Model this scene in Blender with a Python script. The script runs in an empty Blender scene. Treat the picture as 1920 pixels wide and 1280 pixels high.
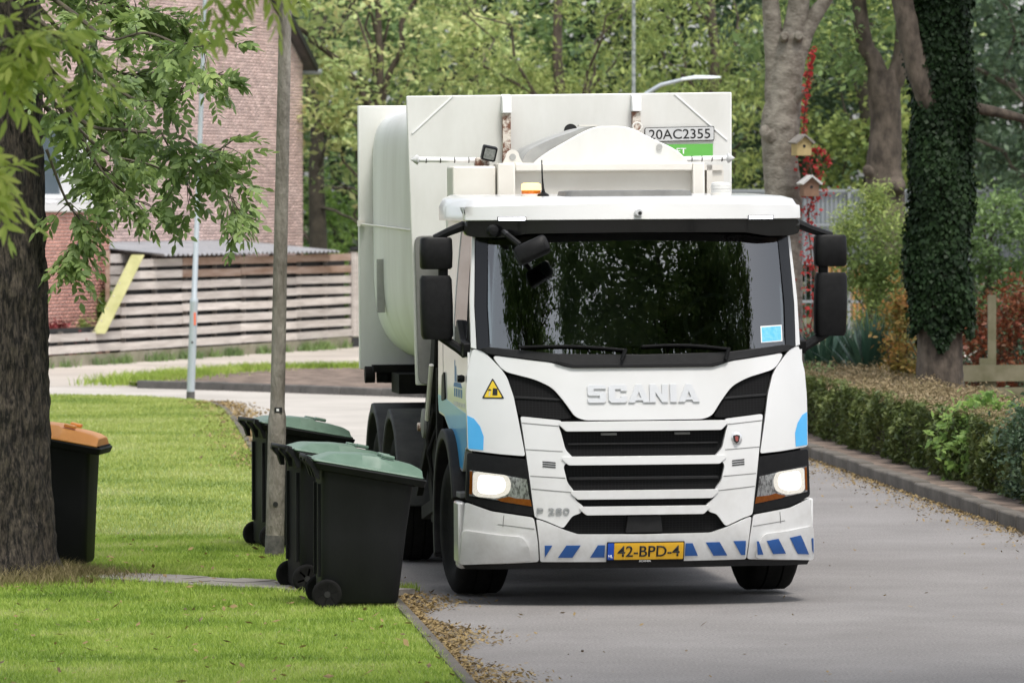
import bpy, bmesh, math, random
import numpy as np
from mathutils import Vector, Matrix, noise as mnoise

R = math.radians
rng = np.random.default_rng(7)
random.seed(7)
SC = bpy.context.scene
COL = SC.collection

# ------------------------------------------------------------------ camera, sky, sun, exposure
cam_d = bpy.data.cameras.new('camera')
cam = bpy.data.objects.new('camera', cam_d)
COL.objects.link(cam)
SC.camera = cam
cam.location = (0, 0, 2.8)
cam.rotation_euler = (R(90) - math.atan(252 / 10720), 0, 0)
cam_d.sensor_width = 36
cam_d.lens = 201
cam_d.clip_start = 0.5
cam_d.clip_end = 3000
cam_d.dof.use_dof = True
cam_d.dof.focus_distance = 40.5
cam_d.dof.aperture_fstop = 7.0

W = bpy.data.worlds.new('World')
SC.world = W
W.use_nodes = True
nt = W.node_tree
for n in list(nt.nodes):
    nt.nodes.remove(n)
sky = nt.nodes.new('ShaderNodeTexSky')
sky.sky_type = 'NISHITA'
sky.sun_disc = False
SUN_EL, SUN_ROT = 63, 158          # degrees; high behind the camera, a little to its right
sky.sun_elevation = R(SUN_EL)
sky.sun_rotation = R(SUN_ROT)
sky.air_density = 1.0
sky.dust_density = 2.5
sky.ozone_density = 1.0
hs = nt.nodes.new('ShaderNodeHueSaturation')      # thin cloud cover: a paler sky
hs.inputs['Saturation'].default_value = 0.35
bgn = nt.nodes.new('ShaderNodeBackground')
bgn.inputs['Strength'].default_value = 0.15
won = nt.nodes.new('ShaderNodeOutputWorld')
nt.links.new(sky.outputs[0], hs.inputs['Color'])
nt.links.new(hs.outputs[0], bgn.inputs[0])
nt.links.new(bgn.outputs[0], won.inputs[0])

sl = bpy.data.lights.new('sun', 'SUN')
sl.energy = 1.5
sl.angle = R(14)
sl.color = (1.0, 0.96, 0.9)
sun = bpy.data.objects.new('sun', sl)
COL.objects.link(sun)
sd = Vector((math.sin(R(SUN_ROT)) * math.cos(R(SUN_EL)), math.cos(R(SUN_ROT)) * math.cos(R(SUN_EL)), math.sin(R(SUN_EL))))
sun.rotation_euler = (-sd).to_track_quat('-Z', 'Y').to_euler()
sun.location = sd * 80

SC.view_settings.view_transform = 'Standard'
SC.view_settings.look = 'None'
SC.view_settings.exposure = 0.92
SC.view_settings.gamma = 1
SC.view_settings.use_curve_mapping = False
SC.cycles.use_denoising = True
SC.cycles.max_bounces = 8
SC.cycles.transparent_max_bounces = 12
SC.cycles.caustics_reflective = False
SC.cycles.caustics_refractive = False

# ------------------------------------------------------------------ materials
def _new(name):
    m = bpy.data.materials.new(name)
    m.use_nodes = True
    t = m.node_tree
    return m, t, t.nodes['Principled BSDF'], t.nodes

def mk(name, col, col2=None, scale=5.0, rough=0.6, metal=0.0, bump=0.0, bscale=None, coat=0.0, emit=None, estr=0.0,
       spec=0.5, stretch=None, detail=5.0, lo=0.35, hi=0.65, island=0.0, objrand=0.0):
    m, t, p, N = _new(name)
    p.inputs['Roughness'].default_value = rough
    p.inputs['Metallic'].default_value = metal
    p.inputs['Specular IOR Level'].default_value = spec
    p.inputs['Coat Weight'].default_value = coat
    p.inputs['Coat Roughness'].default_value = 0.06
    p.inputs['Base Color'].default_value = (*col, 1)
    tc = N.new('ShaderNodeTexCoord')
    vec = tc.outputs['Object']
    if stretch:
        mp = N.new('ShaderNodeMapping')
        mp.inputs['Scale'].default_value = stretch
        t.links.new(vec, mp.inputs[0])
        vec = mp.outputs[0]
    if col2 is not None:
        nz = N.new('ShaderNodeTexNoise')
        nz.inputs['Scale'].default_value = scale
        nz.inputs['Detail'].default_value = detail
        nz.inputs['Roughness'].default_value = 0.65
        t.links.new(vec, nz.inputs['Vector'])
        rp = N.new('ShaderNodeValToRGB')
        rp.color_ramp.elements[0].position = lo
        rp.color_ramp.elements[0].color = (*col, 1)
        rp.color_ramp.elements[1].position = hi
        rp.color_ramp.elements[1].color = (*col2, 1)
        t.links.new(nz.outputs[0], rp.inputs[0])
        out = rp.outputs[0]
        if island or objrand:
            g = N.new('ShaderNodeNewGeometry' if island else 'ShaderNodeObjectInfo')
            island = island or objrand
            mr = N.new('ShaderNodeMapRange')
            mr.inputs[3].default_value = 1 - island
            mr.inputs[4].default_value = 1 + island
            t.links.new(g.outputs['Random' if objrand else 'Random Per Island'], mr.inputs[0])
            mx = N.new('ShaderNodeVectorMath')
            mx.operation = 'SCALE'
            t.links.new(out, mx.inputs[0])
            t.links.new(mr.outputs[0], mx.inputs['Scale'])
            out = mx.outputs[0]
        t.links.new(out, p.inputs['Base Color'])
    if bump:
        nb = N.new('ShaderNodeTexNoise')
        nb.inputs['Scale'].default_value = bscale or scale * 4
        nb.inputs['Detail'].default_value = 6
        t.links.new(vec, nb.inputs['Vector'])
        b = N.new('ShaderNodeBump')
        b.inputs['Strength'].default_value = bump
        b.inputs['Distance'].default_value = 0.02
        t.links.new(nb.outputs[0], b.inputs['Height'])
        t.links.new(b.outputs[0], p.inputs['Normal'])
    if emit:
        p.inputs['Emission Color'].default_value = (*emit, 1)
        p.inputs['Emission Strength'].default_value = estr
    return m

def leafmat(name, cols, transl=0.35, nscale=0.6, rough=0.5, spec=0.35, ncon=1.3):
    """leaf colours: random per leaf, mixed with a slow noise so that clumps differ"""
    m, t, p, N = _new(name)
    g = N.new('ShaderNodeNewGeometry')
    tc = N.new('ShaderNodeTexCoord')
    nz = N.new('ShaderNodeTexNoise')
    nz.inputs['Scale'].default_value = nscale
    nz.inputs['Detail'].default_value = 3
    t.links.new(tc.outputs['Object'], nz.inputs['Vector'])
    mx = N.new('ShaderNodeMath')
    mx.operation = 'MULTIPLY_ADD'
    mx.inputs[1].default_value = 0.45
    t.links.new(g.outputs['Random Per Island'], mx.inputs[0])
    s2 = N.new('ShaderNodeMath')
    s2.operation = 'MULTIPLY_ADD'
    s2.inputs[1].default_value = ncon
    s2.inputs[2].default_value = 0.275 - ncon / 2
    t.links.new(nz.outputs[0], s2.inputs[0])
    t.links.new(s2.outputs[0], mx.inputs[2])
    rp = N.new('ShaderNodeValToRGB')
    els = rp.color_ramp.elements
    while len(els) < len(cols):
        els.new(0.5)
    for i, c in enumerate(cols):
        els[i].position = i / (len(cols) - 1)
        els[i].color = (*c, 1)
    t.links.new(mx.outputs[0], rp.inputs[0])
    t.links.new(rp.outputs[0], p.inputs['Base Color'])
    p.inputs['Roughness'].default_value = rough
    p.inputs['Specular IOR Level'].default_value = spec
    tr = N.new('ShaderNodeBsdfTranslucent')
    hb = N.new('ShaderNodeHueSaturation')
    hb.inputs['Value'].default_value = 1.3
    t.links.new(rp.outputs[0], hb.inputs['Color'])
    t.links.new(hb.outputs[0], tr.inputs[0])
    ms = N.new('ShaderNodeMixShader')
    ms.inputs[0].default_value = transl
    t.links.new(p.outputs[0], ms.inputs[1])
    t.links.new(tr.outputs[0], ms.inputs[2])
    t.links.new(ms.outputs[0], N['Material Output'].inputs[0])
    return m

def glassmat(name, tint, ior=1.6):
    m, t, p, N = _new(name)
    N.remove(p)
    tr = N.new('ShaderNodeBsdfTransparent')
    tr.inputs[0].default_value = (*tint, 1)
    gl = N.new('ShaderNodeBsdfGlossy')
    gl.inputs['Roughness'].default_value = 0.0
    fr = N.new('ShaderNodeFresnel')
    fr.inputs[0].default_value = ior
    ms = N.new('ShaderNodeMixShader')
    t.links.new(fr.outputs[0], ms.inputs[0])
    t.links.new(tr.outputs[0], ms.inputs[1])
    t.links.new(gl.outputs[0], ms.inputs[2])
    t.links.new(ms.outputs[0], N['Material Output'].inputs[0])
    return m

def meshmat(name, col, scale):
    """fine honeycomb plastic mesh: relief too small to model"""
    m, t, p, N = _new(name)
    tc = N.new('ShaderNodeTexCoord')
    mp = N.new('ShaderNodeMapping')
    mp.inputs['Scale'].default_value = (1, 0.02, 1.4)
    t.links.new(tc.outputs['Object'], mp.inputs[0])
    v = N.new('ShaderNodeTexVoronoi')
    v.feature = 'DISTANCE_TO_EDGE'
    v.inputs['Scale'].default_value = scale
    v.inputs['Randomness'].default_value = 0.0
    t.links.new(mp.outputs[0], v.inputs['Vector'])
    rp = N.new('ShaderNodeValToRGB')
    rp.color_ramp.elements[0].position = 0.06
    rp.color_ramp.elements[0].color = (*col, 1)
    rp.color_ramp.elements[1].position = 0.12
    rp.color_ramp.elements[1].color = (0.004, 0.004, 0.004, 1)
    t.links.new(v.outputs['Distance'], rp.inputs[0])
    t.links.new(rp.outputs[0], p.inputs['Base Color'])
    p.inputs['Roughness'].default_value = 0.7
    p.inputs['Specular IOR Level'].default_value = 0.15
    return m

M = {}
M['white'] = mk('white_paint', (0.645, 0.645, 0.64), (0.615, 0.615, 0.61), 1.5, rough=0.28, coat=0.5)
def grime(m, zlo, zhi, col=(0.30, 0.27, 0.23), amt=0.5):
    """road dirt: blotchy film that thins out upwards (height in metres above the road)"""
    t = m.node_tree
    N = t.nodes
    p = N['Principled BSDF']
    src = p.inputs['Base Color'].links[0].from_socket
    tc = N.new('ShaderNodeTexCoord')
    sx = N.new('ShaderNodeSeparateXYZ')
    t.links.new(tc.outputs['Object'], sx.inputs[0])
    mr = N.new('ShaderNodeMapRange')
    mr.inputs[1].default_value, mr.inputs[2].default_value, mr.inputs[3].default_value, mr.inputs[4].default_value = zlo, zhi, 1, 0
    t.links.new(sx.outputs[2], mr.inputs[0])
    nz = N.new('ShaderNodeTexNoise')
    nz.inputs['Scale'].default_value = 7
    nz.inputs['Detail'].default_value = 9
    nz.inputs['Roughness'].default_value = .7
    t.links.new(tc.outputs['Object'], nz.inputs['Vector'])
    r2 = N.new('ShaderNodeMapRange')
    r2.inputs[1].default_value, r2.inputs[2].default_value, r2.inputs[3].default_value, r2.inputs[4].default_value = .42, .75, 0, amt
    t.links.new(nz.outputs[0], r2.inputs[0])
    mu = N.new('ShaderNodeMath')
    mu.operation = 'MULTIPLY'
    t.links.new(mr.outputs[0], mu.inputs[0])
    t.links.new(r2.outputs[0], mu.inputs[1])
    mx = N.new('ShaderNodeMixRGB')
    mx.inputs[2].default_value = (*col, 1)
    t.links.new(mu.outputs[0], mx.inputs[0])
    t.links.new(src, mx.inputs[1])
    t.links.new(mx.outputs[0], p.inputs['Base Color'])
grime(M['white'], .2, 1.1)
M['bodywhite'] = mk('container_white', (0.59, 0.585, 0.55), (0.71, 0.71, 0.685), 1.6, rough=0.45, bump=0.05, bscale=3, stretch=(1, 1, 0.35), lo=.3, hi=.6, detail=8)
M['cream'] = mk('cream_paint', (0.66, 0.63, 0.575), (0.71, 0.69, 0.64), 2.0, rough=0.45)
M['rust'] = mk('rusty_white', (0.17, 0.075, 0.045), (0.66, 0.60, 0.53), 11, rough=0.8, lo=0.48, hi=0.58, bump=0.3)
M['greysheet'] = mk('grey_sheet', (0.30, 0.30, 0.29), (0.42, 0.42, 0.40), 3, rough=0.55)
M['darkgrey'] = mk('dark_grey_panel', (0.13, 0.13, 0.125), (0.18, 0.18, 0.17), 6, rough=0.6)
M['black'] = mk('black_plastic', (0.006, 0.006, 0.0065), (0.010, 0.010, 0.0105), 30, rough=0.5, bump=0.05, bscale=300, spec=0.16)
M['gloss'] = mk('gloss_black', (0.004, 0.004, 0.0045), rough=0.16, coat=0.15, spec=0.3)
M['cowl'] = mk('cowl_plastic', (0.007, 0.007, 0.0075), (0.012, 0.012, 0.0125), 20, rough=0.6, spec=0.3)
M['under'] = mk('underbody_black', (0.006, 0.006, 0.006), (0.015, 0.0135, 0.012), 7, rough=0.85, spec=0.2)
M['grille'] = meshmat('grille_mesh', (0.010, 0.010, 0.011), 42)
M['fender'] = mk('fender_plastic', (0.010, 0.010, 0.011), (0.020, 0.0195, 0.019), 8, rough=0.65, spec=0.3)
M['reargrey'] = mk('rear_mudguard', (0.035, 0.035, 0.038), (0.06, 0.06, 0.06), 6, rough=0.7, spec=0.3)
M['tyre'] = mk('tyre_rubber', (0.005, 0.005, 0.005), (0.011, 0.0105, 0.01), 12, rough=0.9, spec=0.15)
M['rim'] = mk('wheel_rim', (0.10, 0.10, 0.10), (0.2, 0.19, 0.18), 8, rough=0.5, metal=0.5)
M['chrome'] = mk('chrome_letters', (0.64, 0.645, 0.655), rough=0.3, metal=0.35)
M['silver'] = mk('silver_letters', (0.34, 0.35, 0.36), rough=0.35, metal=0.5)
M['blue'] = mk('sky_blue_film', (0.045, 0.36, 0.72), (0.06, 0.40, 0.76), 3, rough=0.3, coat=0.4)
M['navy'] = mk('navy_stripe', (0.012, 0.075, 0.27), (0.02, 0.09, 0.30), 10, rough=0.4)
M['plate'] = mk('plate_yellow', (0.72, 0.40, 0.02), rough=0.4)
M['eublue'] = mk('plate_blue', (0.01, 0.07, 0.42), rough=0.4)
M['ink'] = mk('black_ink', (0.008, 0.008, 0.008), rough=0.6)
M['print'] = mk('white_print', (0.8, 0.8, 0.8), rough=0.6)
M['warn'] = mk('warning_yellow', (0.72, 0.50, 0.02), rough=0.45)
M['green'] = mk('green_sticker', (0.13, 0.45, 0.08), rough=0.5)
M['plategrey'] = mk('number_plate_grey', (0.52, 0.53, 0.53), (0.58, 0.58, 0.58), 4, rough=0.5)
M['logoblue'] = mk('logo_blue', (0.03, 0.16, 0.38), rough=0.5)
M['logogrey'] = mk('logo_grey', (0.45, 0.45, 0.45), rough=0.5)
M['badge'] = mk('badge_red', (0.28, 0.06, 0.05), rough=0.4)
M['sticker'] = mk('blue_permit', (0.08, 0.45, 0.75), (0.2, 0.55, 0.8), 40, rough=0.6)
M['beam'] = mk('lit_lamp', (0.9, 0.9, 0.85), emit=(1.0, 0.95, 0.85), estr=1.5)
M['beamsoft'] = mk('lit_bowl', (0.8, 0.8, 0.78), (0.5, 0.5, 0.48), 50, emit=(1.0, 0.93, 0.80), estr=0.40, rough=.2)
M['marker'] = mk('lit_marker', (0.9, 0.9, 0.95), emit=(0.9, 0.92, 1.0), estr=2.2)
M['amberlit'] = mk('lit_amber', (0.9, 0.5, 0.1), emit=(1.0, 0.66, 0.24), estr=1.3)
M['amber'] = mk('amber_lens', (0.75, 0.20, 0.015), (0.6, 0.14, 0.01), 60, rough=0.15)
M['reflector'] = mk('lamp_reflector', (0.22, 0.22, 0.22), (0.88, 0.88, 0.88), 55, rough=0.2, metal=0.2, detail=2, lo=0.36, hi=0.56, stretch=(1, 1, .45))
M['lampglass'] = glassmat('lamp_glass', (0.93, 0.93, 0.93), 1.4)
M['glass'] = glassmat('windscreen_glass', (0.42, 0.46, 0.45), 2.3)
M['sideglass'] = glassmat('side_glass', (0.22, 0.25, 0.24), 1.7)
M['clear'] = mk('clear_beacon', (0.70, 0.69, 0.66), (0.6, 0.6, 0.58), 60, rough=0.2)
M['lampdark'] = mk('unlit_lamp_glass', (0.10, 0.11, 0.10), (0.20, 0.21, 0.20), 50, rough=0.25)
M['seat'] = mk('seat_fabric', (0.02, 0.02, 0.022), (0.035, 0.035, 0.037), 30, rough=0.9)
M['dash'] = mk('dash_plastic', (0.02, 0.021, 0.021), (0.03, 0.03, 0.03), 8, rough=0.75)

# ------------------------------------------------------------------ mesh helpers
def finish(name, me, mat=None, parent=None, smooth=None, bevel=0, seg=2, loc=None):
    if mat is not None:
        me.materials.append(mat)
    if smooth is not None:
        me.polygons.foreach_set('use_smooth', [True] * len(me.polygons))
        if smooth < 179:
            me.set_sharp_from_angle(angle=R(smooth))
    o = bpy.data.objects.new(name, me)
    COL.objects.link(o)
    if parent is not None:
        o.parent = parent
    if loc is not None:
        o.location = loc
    if bevel:
        b = o.modifiers.new('bevel', 'BEVEL')
        b.width = bevel
        b.segments = seg
        b.limit_method = 'ANGLE'
        b.angle_limit = R(50)
    return o

class MB:
    def __init__(s):
        s.v = []
        s.f = []

    def add(s, vs, fs):
        n = len(s.v)
        s.v += [tuple(p) for p in vs]
        s.f += [tuple(i + n for i in f) for f in fs]
        return s

    def box(s, a, b, rot=None, piv=None):
        (x0, y0, z0), (x1, y1, z1) = a, b
        vs = [Vector(p) for p in ((x0, y0, z0), (x1, y0, z0), (x1, y1, z0), (x0, y1, z0), (x0, y0, z1), (x1, y0, z1), (x1, y1, z1), (x0, y1, z1))]
        if rot is not None:
            pv = Vector(piv) if piv is not None else sum(vs, Vector()) / 8
            vs = [rot @ (v - pv) + pv for v in vs]
        return s.add(vs, [(0, 3, 2, 1), (4, 5, 6, 7), (0, 1, 5, 4), (1, 2, 6, 5), (2, 3, 7, 6), (3, 0, 4, 7)])

    def beam(s, p, q, w, h, up=(0, 0, 1)):
        p, q = Vector(p), Vector(q)
        d = (q - p).normalized()
        a = d.cross(Vector(up))
        if a.length < 1e-4:
            a = d.cross(Vector((1, 0, 0)))
        a.normalize()
        b = a.cross(d)
        vs = []
        for c in (p, q):
            for i, j in ((-1, -1), (1, -1), (1, 1), (-1, 1)):
                vs.append(c + a * (i * w / 2) + b * (j * h / 2))
        return s.add(vs, [(3, 2, 1, 0), (4, 5, 6, 7), (0, 1, 5, 4), (1, 2, 6, 5), (2, 3, 7, 6), (3, 0, 4, 7)])

    def rings(s, rs, cap=True, close=True):
        n = len(rs[0])
        vs = [p for r in rs for p in r]
        fs = []
        for k in range(len(rs) - 1):
            for i in range(n if close else n - 1):
                j = (i + 1) % n
                fs.append((k * n + i, k * n + j, (k + 1) * n + j, (k + 1) * n + i))
        if cap:
            fs.append(tuple(range(n - 1, -1, -1)))
            fs.append(tuple((len(rs) - 1) * n + i for i in range(n)))
        return s.add(vs, fs)

    def tube(s, pts, rad, n=8, cap=True):
        pts = [Vector(p) for p in pts]
        if not hasattr(rad, '__len__'):
            rad = [rad] * len(pts)
        rs = []
        u = None
        for i, p in enumerate(pts):
            d = (pts[min(i + 1, len(pts) - 1)] - pts[max(i - 1, 0)])
            if d.length < 1e-7:
                d = Vector((0, 0, 1))
            d.normalize()
            if u is None:
                u = d.cross(Vector((0, 1, 0.01)))
                if u.length < 1e-3:
                    u = d.cross(Vector((1, 0, 0)))
            u = (u - d * u.dot(d))
            u.normalize()
            w = d.cross(u)
            rs.append([p + (u * math.cos(a) + w * math.sin(a)) * rad[i] for a in [2 * math.pi * k / n for k in range(n)]])
        return s.rings(rs, cap)

    def lathe(s, prof, axis='z', c=(0, 0, 0), n=24):
        """prof: (radius, offset along axis)"""
        rs = []
        for r, h in prof:
            ring = []
            for k in range(n):
                a = 2 * math.pi * k / n
                p = (r * math.cos(a), r * math.sin(a), h)
                if axis == 'x':
                    p = (h, r * math.cos(a), r * math.sin(a))
                elif axis == 'y':
                    p = (r * math.sin(a), h, r * math.cos(a))
                ring.append((p[0] + c[0], p[1] + c[1], p[2] + c[2]))
            rs.append(ring)
        return s.rings(rs)

    def prism(s, poly, a0, a1, axis='y'):
        """poly in the plane across axis, extruded from a0 to a1"""
        def pt(p, a):
            return {'x': (a, p[0], p[1]), 'y': (p[0], a, p[1]), 'z': (p[0], p[1], a)}[axis]
        n = len(poly)
        vs = [pt(p, a0) for p in poly] + [pt(p, a1) for p in poly]
        fs = [tuple(range(n)), tuple(range(2 * n - 1, n - 1, -1))]
        for i in range(n):
            j = (i + 1) % n
            fs.append((i, i + n, j + n, j))
        return s.add(vs, fs)

    def build(s, name, mat, parent=None, smooth=35, bevel=0, seg=2, loc=None, fix=True):
        me = bpy.data.meshes.new(name)
        me.from_pydata(s.v, [], s.f)
        if fix:
            bm = bmesh.new()
            bm.from_mesh(me)
            bmesh.ops.recalc_face_normals(bm, faces=bm.faces)
            bm.to_mesh(me)
            bm.free()
        me.update()
        return finish(name, me, mat, parent, smooth, bevel, seg, loc)

def rnd(poly, r, n=4):
    """round the corners of a polygon"""
    out = []
    m = len(poly)
    for i in range(m):
        p, a, b = Vector(poly[i]), Vector(poly[i - 1]), Vector(poly[(i + 1) % m])
        da, db = (a - p), (b - p)
        q = min(r, da.length * 0.45, db.length * 0.45)
        s_, e_ = p + da.normalized() * q, p + db.normalized() * q
        for k in range(n + 1):
            t = k / n
            out.append(tuple(s_ * (1 - t) ** 2 + p * (2 * t * (1 - t)) + e_ * t * t))
    return out

def rrect(cx, cy, hx, hy, r, z, n=4):
    return [(x, y, z) for x, y in rnd([(cx - hx, cy - hy), (cx + hx, cy - hy), (cx + hx, cy + hy), (cx - hx, cy + hy)], r, n)]

def tag(o, label=None, cat=None, group=None, kind=None):
    if label:
        o['label'] = label
    if cat:
        o['category'] = cat
    if group:
        o['group'] = group
    if kind:
        o['kind'] = kind
    return o

def thing(name, label, cat, loc=(0, 0, 0), rot=(0, 0, 0), group=None):
    o = bpy.data.objects.new(name, None)
    o.empty_display_size = 0.2
    COL.objects.link(o)
    o.location = loc
    o.rotation_euler = rot
    return tag(o, label, cat, group)

def copy_tree(o, parent=None):
    c = o.copy()
    COL.objects.link(c)
    c.parent = parent
    for ch in list(o.children):
        copy_tree(ch, c)
    return c

def text_mesh(name, s, w, h, bold=0.0):
    """flat glyph mesh, width w and height h, centred, in the XZ plane"""
    cu = bpy.data.curves.new(name, 'FONT')
    cu.body = s
    cu.offset = bold
    cu.resolution_u = 4
    o = bpy.data.objects.new(name, cu)
    COL.objects.link(o)
    me = bpy.data.meshes.new_from_object(o)
    bpy.data.objects.remove(o)
    bpy.data.curves.remove(cu)
    co = np.empty(len(me.vertices) * 3)
    me.vertices.foreach_get('co', co)
    co = co.reshape(-1, 3)
    mn, mx = co.min(0), co.max(0)
    q = np.zeros_like(co)
    q[:, 0] = (co[:, 0] - (mn[0] + mx[0]) / 2) / (mx[0] - mn[0]) * w
    q[:, 2] = (co[:, 1] - (mn[1] + mx[1]) / 2) / (mx[1] - mn[1]) * h
    me.vertices.foreach_set('co', q.ravel())
    me.update()
    return me

def np_mesh(name, V, Fq):
    """fast mesh from numpy arrays; all faces with the same corner count"""
    me = bpy.data.meshes.new(name)
    nf, k = Fq.shape
    me.vertices.add(len(V))
    me.vertices.foreach_set('co', np.ascontiguousarray(V, np.float32).ravel())
    me.loops.add(nf * k)
    me.loops.foreach_set('vertex_index', np.ascontiguousarray(Fq, np.int32).ravel())
    me.polygons.add(nf)
    me.polygons.foreach_set('loop_start', np.arange(nf, dtype=np.int32) * k)
    me.update(calc_edges=True)
    return me

def leaf_cards(P, size, aspect=0.5, droop=0.3, up=0.5, jit=0.35):
    """one bent leaf (2 tris folded along its length -> 4 points) at every point of P"""
    n = len(P)
    d = rng.normal(size=(n, 3))
    d[:, 2] = d[:, 2] * 0.6 - droop
    d /= np.linalg.norm(d, axis=1)[:, None]
    nrm = rng.normal(size=(n, 3))
    nrm[:, 2] = np.abs(nrm[:, 2]) + up
    s = np.cross(d, nrm)
    s /= np.linalg.norm(s, axis=1)[:, None] + 1e-9
    L = (size * (1 + jit * rng.normal(size=n)).clip(0.4, 1.8))[:, None]
    nn = np.cross(s, d)
    a = P - d * L * 0.5
    b = P + s * L * aspect * 0.5 + nn * L * 0.08
    c = P + d * L * 0.5
    e = P - s * L * aspect * 0.5 + nn * L * 0.08
    V = np.stack([a, b, c, e], 1).reshape(-1, 3)
    F = np.arange(n * 4).reshape(n, 4)
    return V, F

def tri_inside(poly, n):
    """n random points inside a polygon"""
    poly = np.array(poly, float)
    mn, mx = poly.min(0), poly.max(0)
    out = np.zeros((0, 2))
    while len(out) < n:
        q = mn + rng.random((n * 2, 2)) * (mx - mn)
        c = np.zeros(len(q), bool)
        j = len(poly) - 1
        for i in range(len(poly)):
            xi, yi = poly[i]
            xj, yj = poly[j]
            hit = ((yi > q[:, 1]) != (yj > q[:, 1])) & (q[:, 0] < (xj - xi) * (q[:, 1] - yi) / (yj - yi + 1e-12) + xi)
            c ^= hit
            j = i
        out = np.concatenate([out, q[c]])
    return out[:n]

def sheet(name, poly, z, mat, kind='structure', parent=None, thick=0):
    bm = bmesh.new()
    vs = [bm.verts.new((x, y, z)) for x, y in poly]
    f = bm.faces.new(vs)
    if f.normal.z < 0 or f.calc_area() and (f.normal_update() or f.normal.z < 0):
        f.normal_flip()
    bmesh.ops.triangulate(bm, faces=bm.faces)
    if thick:
        r = bmesh.ops.extrude_face_region(bm, geom=bm.faces[:])
        for g in r['geom']:
            if isinstance(g, bmesh.types.BMVert):
                g.co.z -= thick
        bmesh.ops.recalc_face_normals(bm, faces=bm.faces)
    me = bpy.data.meshes.new(name)
    bm.to_mesh(me)
    bm.free()
    o = finish(name, me, mat, parent)
    if kind and parent is None:
        o['kind'] = kind
    return o

def offset_line(pts, d):
    """polyline moved sideways by d (to the right of travel)"""
    out = []
    for i, p in enumerate(pts):
        a, b = Vector(pts[max(i - 1, 0)]), Vector(pts[min(i + 1, len(pts) - 1)])
        t = (b - a).normalized()
        out.append((p[0] + t.y * d, p[1] - t.x * d))
    return out

def resample(pts, step):
    out = [Vector(pts[0])]
    acc = 0
    for a, b in zip(pts, pts[1:]):
        a, b = Vector(a), Vector(b)
        L = (b - a).length
        t = step - acc
        while t <= L:
            out.append(a + (b - a) * t / L)
            t += step
        acc = L - (t - step)
    return [tuple(p) for p in out]

def smoothline(pts, k=6):
    """Catmull-Rom through the points"""
    out = []
    for i in range(len(pts) - 1):
        p0, p1, p2, p3 = [Vector(pts[max(0, min(len(pts) - 1, i + j))]) for j in (-1, 0, 1, 2)]
        for q in range(k):
            t = q / k
            out.append(tuple(0.5 * ((2 * p1) + (p2 - p0) * t + (2 * p0 - 5 * p1 + 4 * p2 - p3) * t * t + (3 * p1 - p0 - 3 * p2 + p3) * t ** 3)))
    out.append(tuple(pts[-1]))
    return out

# ------------------------------------------------------------------ the ground
M['asphalt'] = mk('asphalt', (0.18, 0.169, 0.162), (0.232, 0.22, 0.212), 0.55, rough=0.95, bump=0.35, bscale=90, detail=9, spec=0.3)
M['oldpave'] = mk('pale_street_paving', (0.35, 0.325, 0.29), (0.44, 0.41, 0.37), 0.6, rough=0.9, bump=0.2, bscale=30)
M['pavement'] = mk('pale_pavement', (0.35, 0.315, 0.275), (0.46, 0.415, 0.365), 0.5, rough=0.95, bump=0.3, bscale=14)
M['soil'] = mk('dark_soil', (0.05, 0.036, 0.027), (0.24, 0.18, 0.14), 3.5, rough=1.0, bump=0.8, bscale=6)
M['turf'] = mk('turf_base', (0.11, 0.17, 0.03), (0.20, 0.26, 0.06), 1.2, rough=1.0)
M['land'] = mk('rough_land', (0.06, 0.075, 0.025), (0.11, 0.10, 0.05), 0.3, rough=1.0)
M['kerb'] = mk('kerb_concrete', (0.055, 0.048, 0.038), (0.125, 0.11, 0.092), 2.2, rough=0.95, bump=0.4, bscale=25, detail=8)
M['darkkerb'] = mk('dark_kerb_concrete', (0.07, 0.067, 0.062), (0.12, 0.113, 0.105), 3, rough=0.95)
M['slab'] = mk('path_slab', (0.17, 0.155, 0.14), (0.26, 0.24, 0.215), 3, rough=0.95, bump=0.3, bscale=30)

_t = M['asphalt'].node_tree                       # fine aggregate over the broad patches
_n = _t.nodes
_p = _n['Principled BSDF']
_src = _p.inputs['Base Color'].links[0].from_socket
_z = _n.new('ShaderNodeTexNoise')
_z.inputs['Scale'].default_value = 55
_z.inputs['Detail'].default_value = 4
_tc = _n.new('ShaderNodeTexCoord')
_t.links.new(_tc.outputs['Object'], _z.inputs['Vector'])
_mr = _n.new('ShaderNodeMapRange')
_mr.inputs[1].default_value = .3
_mr.inputs[2].default_value = .7
_mr.inputs[3].default_value = .72
_mr.inputs[4].default_value = 1.25
_t.links.new(_z.outputs[0], _mr.inputs[0])
_vm = _n.new('ShaderNodeVectorMath')
_vm.operation = 'SCALE'
_t.links.new(_src, _vm.inputs[0])
_t.links.new(_mr.outputs[0], _vm.inputs['Scale'])
_t.links.new(_vm.outputs[0], _p.inputs['Base Color'])
sheet('ground', [(-900, -300), (900, -300), (900, 1600), (-900, 1600)], -0.03, M['land'])
LEFT = smoothline([(9.5, -60), (4.2, -20), (2.4, 0), (0.9, 19), (-0.25, 33.6), (-0.81, 40.4), (-1.5, 48), (-2.3, 57), (-2.98, 66), (-3.55, 74), (-4.1, 80), (-4.9, 82.8), (-6.8, 84.3), (-12, 85), (-30, 86)])
RIGHT = smoothline([(15.5, -60), (11, -20), (9, 0), (6.7, 24), (5.3, 38), (4.39, 49), (3.86, 55.9), (3.31, 63.3), (2.6, 72), (1.2, 80), (-2.14, 84.8), (-5.75, 88.3)])
FAR = [(-5.75, 88.3), (-7.0, 88.9), (-30, 90)]
road = LEFT + FAR[::-1] + RIGHT[::-1]
sheet('road', road, 0.0, M['asphalt'])
sl_ = [p for p in LEFT if p[1] >= 63] + FAR[::-1] + [p for p in RIGHT[::-1] if p[1] >= 66]
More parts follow.
